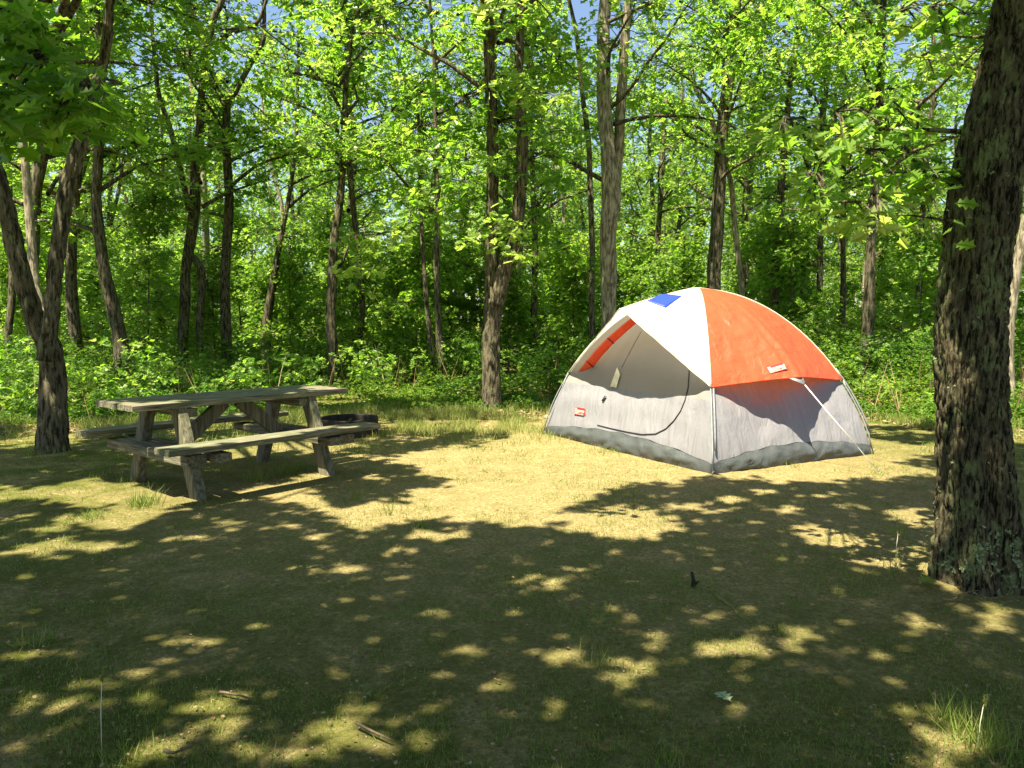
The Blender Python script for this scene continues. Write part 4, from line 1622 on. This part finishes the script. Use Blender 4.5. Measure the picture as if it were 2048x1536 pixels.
tag(link('grass', me, M_GRASS), 'thin grass and tufts scattered over the sandy clearing', 'grass', kind='stuff')

# dead leaves and crumbs of bark
n = 6500
y = 1.5 + 9.5 * rng.uniform(0, 1, n) ** 1.3
x = rng.uniform(-1, 1, n) * (y * .72 + .3)
n2 = 9000
x2 = rng.uniform(-9, 9, n2)
y2 = edge_y(x2) + rng.normal(.1, .5, n2)
n3 = 1500
x3, y3 = rng.normal(6.0, .7, n3), rng.normal(12.2, .8, n3)
x, y = np.concatenate([x, x2, x3]), np.concatenate([y, y2, y3])
sz = np.concatenate([rng.uniform(.006, .022, n), rng.uniform(.04, .11, n2), rng.uniform(.06, .12, n3)])
u_ = ((x - NC.x) * e1.x + (y - NC.y) * e1.y) / e1.length_squared
v_ = ((x - NC.x) * e2.x + (y - NC.y) * e2.y) / e2.length_squared
k = ~((u_ > .02) & (u_ < .98) & (v_ > .02) & (v_ < .98))
x, y, sz = x[k], y[k], sz[k]
K = len(x)
a = rng.uniform(0, 6.28, K)
me = scatter_mesh('leaf_litter', T_OAK[0], T_OAK[1], np.stack([x, y, .012 + rng.uniform(0, .012, K)], 1), np.stack([np.cos(a), np.sin(a), rng.normal(0, .15, K)], 1),
                  np.stack([rng.normal(0, .25, K), rng.normal(0, .25, K), np.ones(K)], 1), sz, rng.uniform(0, 1, K))
tag(link('leaf_litter', me, M_LITTER), 'brown dead leaves lying thinly on sand and along the shrubs', 'leaf litter', kind='stuff')

n = 3500
y = 1.5 + 9 * rng.uniform(0, 1, n) ** 1.5
x = rng.uniform(-1, 1, n) * (y * .72 + .3)
a = rng.uniform(0, 6.28, n)
OCT = ([(1, 0, 0), (0, .7, 0), (-.9, 0, 0), (0, -.8, 0), (0, 0, .5), (.1, 0, -.5)], [(0, 1, 4), (1, 2, 4), (2, 3, 4), (3, 0, 4), (1, 0, 5), (2, 1, 5), (3, 2, 5), (0, 3, 5)])
me = scatter_mesh('pebbles', OCT[0], OCT[1], np.stack([x, y, np.full(n, .003)], 1), np.stack([np.cos(a), np.sin(a), a * 0], 1), np.stack([a * 0, a * 0, a * 0 + 1], 1), rng.uniform(.002, .007, n) * (1 + .05 * y), rng.uniform(0, 1, n))
tag(link('pebbles', me, M_STONE), 'small pale pebbles sprinkled over the sandy clearing', 'pebbles', kind='stuff')

# sticks, bits and the fallen log
def stick(label, pxs, r, mat=M_TWIG, name='stick', h=.02):
    P = [gnd(*p) + Vector((0, 0, h + rnd.uniform(0, .012))) for p in pxs]
    b0 = P[0].copy()
    pp_, rr_ = smooth_path([p - b0 for p in P], [r * (1 - .6 * i / (len(P) - 1)) for i in range(len(P))], .03)
    T = Tubes()
    T.tube(pp_, rr_, 7, True, lambda p, d, a_, t, r_: r_ * .3 * noise.noise(p * 40))
    o = link(name, T.mesh(name), mat)
    o.location = b0
    tag(o, label, 'stick')
    return o


stick('thin dark stick lying across the brightest light spot in the foreground', [(712, 1462), (745, 1478), (782, 1495)], .006)
stick('bent twig curving off the foot of the big near oak', [(1868, 1218), (1900, 1212), (1935, 1196), (1958, 1192)], .006)
stick('long pale grass stem or twig in the left foreground beside a light spot', [(440, 1262), (470, 1256), (502, 1250)], .003)
stick('short forked twig in the shaded middle of the left foreground', [(715, 1330), (730, 1342), (768, 1350)], .005)
stick('twig beside the lowest left light patch', [(330, 1515), (350, 1520), (385, 1508)], .007)
stick('brown twig in the light patch left of the bottom centre', [(440, 1395), (480, 1402), (502, 1410)], .006)
M_LICHEN_PLAIN = plain('mossy_root', (.15, .15, .05), .9, 0, .1, .4, 30, .3)
stick('greenish root showing through the sand left of the big near oak', [(1430, 1190), (1465, 1215), (1480, 1232), (1520, 1255), (1535, 1270)], .011, M_LICHEN_PLAIN, 'root', -.004)
T = Tubes()
c = gnd(1385, 1172)
T.tube([(0, 0, -.03), (.006, 0, .03), (-.004, .01, .075)], [.016, .012, .007], 9, True, lambda p, d, a_, t, r_: r_ * .5 * noise.noise(p * 60 + d * 2))
T.tube([(0, 0, 0), (.03, -.01, .03)], [.012, .004], 6)
o = link('stump', T.mesh('stump'), M_STEEL)
o.location = c
tag(o, 'small black broken stub sticking out of the shaded ground in front of the tent', 'stump')
a0, a1 = at(1738, 688, 17.0), at(1792, 700, 16.2)
T = Tubes()
T.tube([Vector((0, 0, 0)), (a1 - a0) * .5 + Vector((0, 0, .03)), a1 - a0], [.12, .11, .10], 14, True, lambda p, d, a_, t, r_: r_ * .15 * noise.noise(p * 4 + d))
o = link('log', T.mesh('log'), M_BARK_PALE)
o.location = a0
tag(o, 'pale fallen log resting in the shrubs right of the tent', 'log')

# seed heads of tall grass
def tall_grass(px, py, ph, label):
    b0 = gnd(px, py)
    h = (py - ph) * b0.y / FPX
    T = Tubes()
    T.tube([(0, 0, -.02), (.004, 0, h * .5), (.012, 0, h * .85)], [.0016, .0013, .001], 5)
    P, A, Z = [], [], []
    for k in range(26):
        t = k / 26
        P.append((.012 + .01 * t, 0, h * (.8 + .2 * t)))
        A.append((rnd.gauss(0, .5), rnd.gauss(0, .5), 1))
        Z.append((rnd.gauss(0, 1), rnd.gauss(0, 1), .1))
    o = thing('tall_grass', label, 'grass', b0)
    link('stalk', T.mesh('stalk'), M_CREAM, o)
    link('seed_head', scatter_mesh('seed_head', T_OVAL[0], T_OVAL[1], np.array(P), np.array(A), np.array(Z), np.full(26, .014), rng.uniform(.7, 1, 26)), M_GRASS, o)


tall_grass(203, 1500, 1322, 'tall grass stalk with a pale seed head in the left foreground')
tall_grass(1955, 1500, 1385, 'tall grass stalk with a bent tip in the bottom right tuft')
tall_grass(1789, 1140, 1050, 'grass stalk with a seed head left of the big near oak')
# one fresh leaf at the foot of the near oak
for (px, py, sz, lb, rz) in [(1835, 1172, .11, 'fresh green oak leaf lying at the foot of the big near oak', .2), (1462, 1416, .085, 'grey curled leaf lying in the shaded right foreground', 2.0)]:
    c = gnd(px, py) + Vector((0, 0, .025))
    me = scatter_mesh('fallen_leaf', T_OAK[0], T_OAK[1], np.array([[0, 0, 0]]), np.array([[math.cos(rz), math.sin(rz), .1]]), np.array([[.1, -.2, 1]]), np.array([sz]), np.array([.9]))
    o = link('fallen_leaf', me, M_LEAF if px > 1600 else M_LICHEN)
    o.location = c
    tag(o, lb, 'leaf')
print('objects', len(bpy.data.objects))
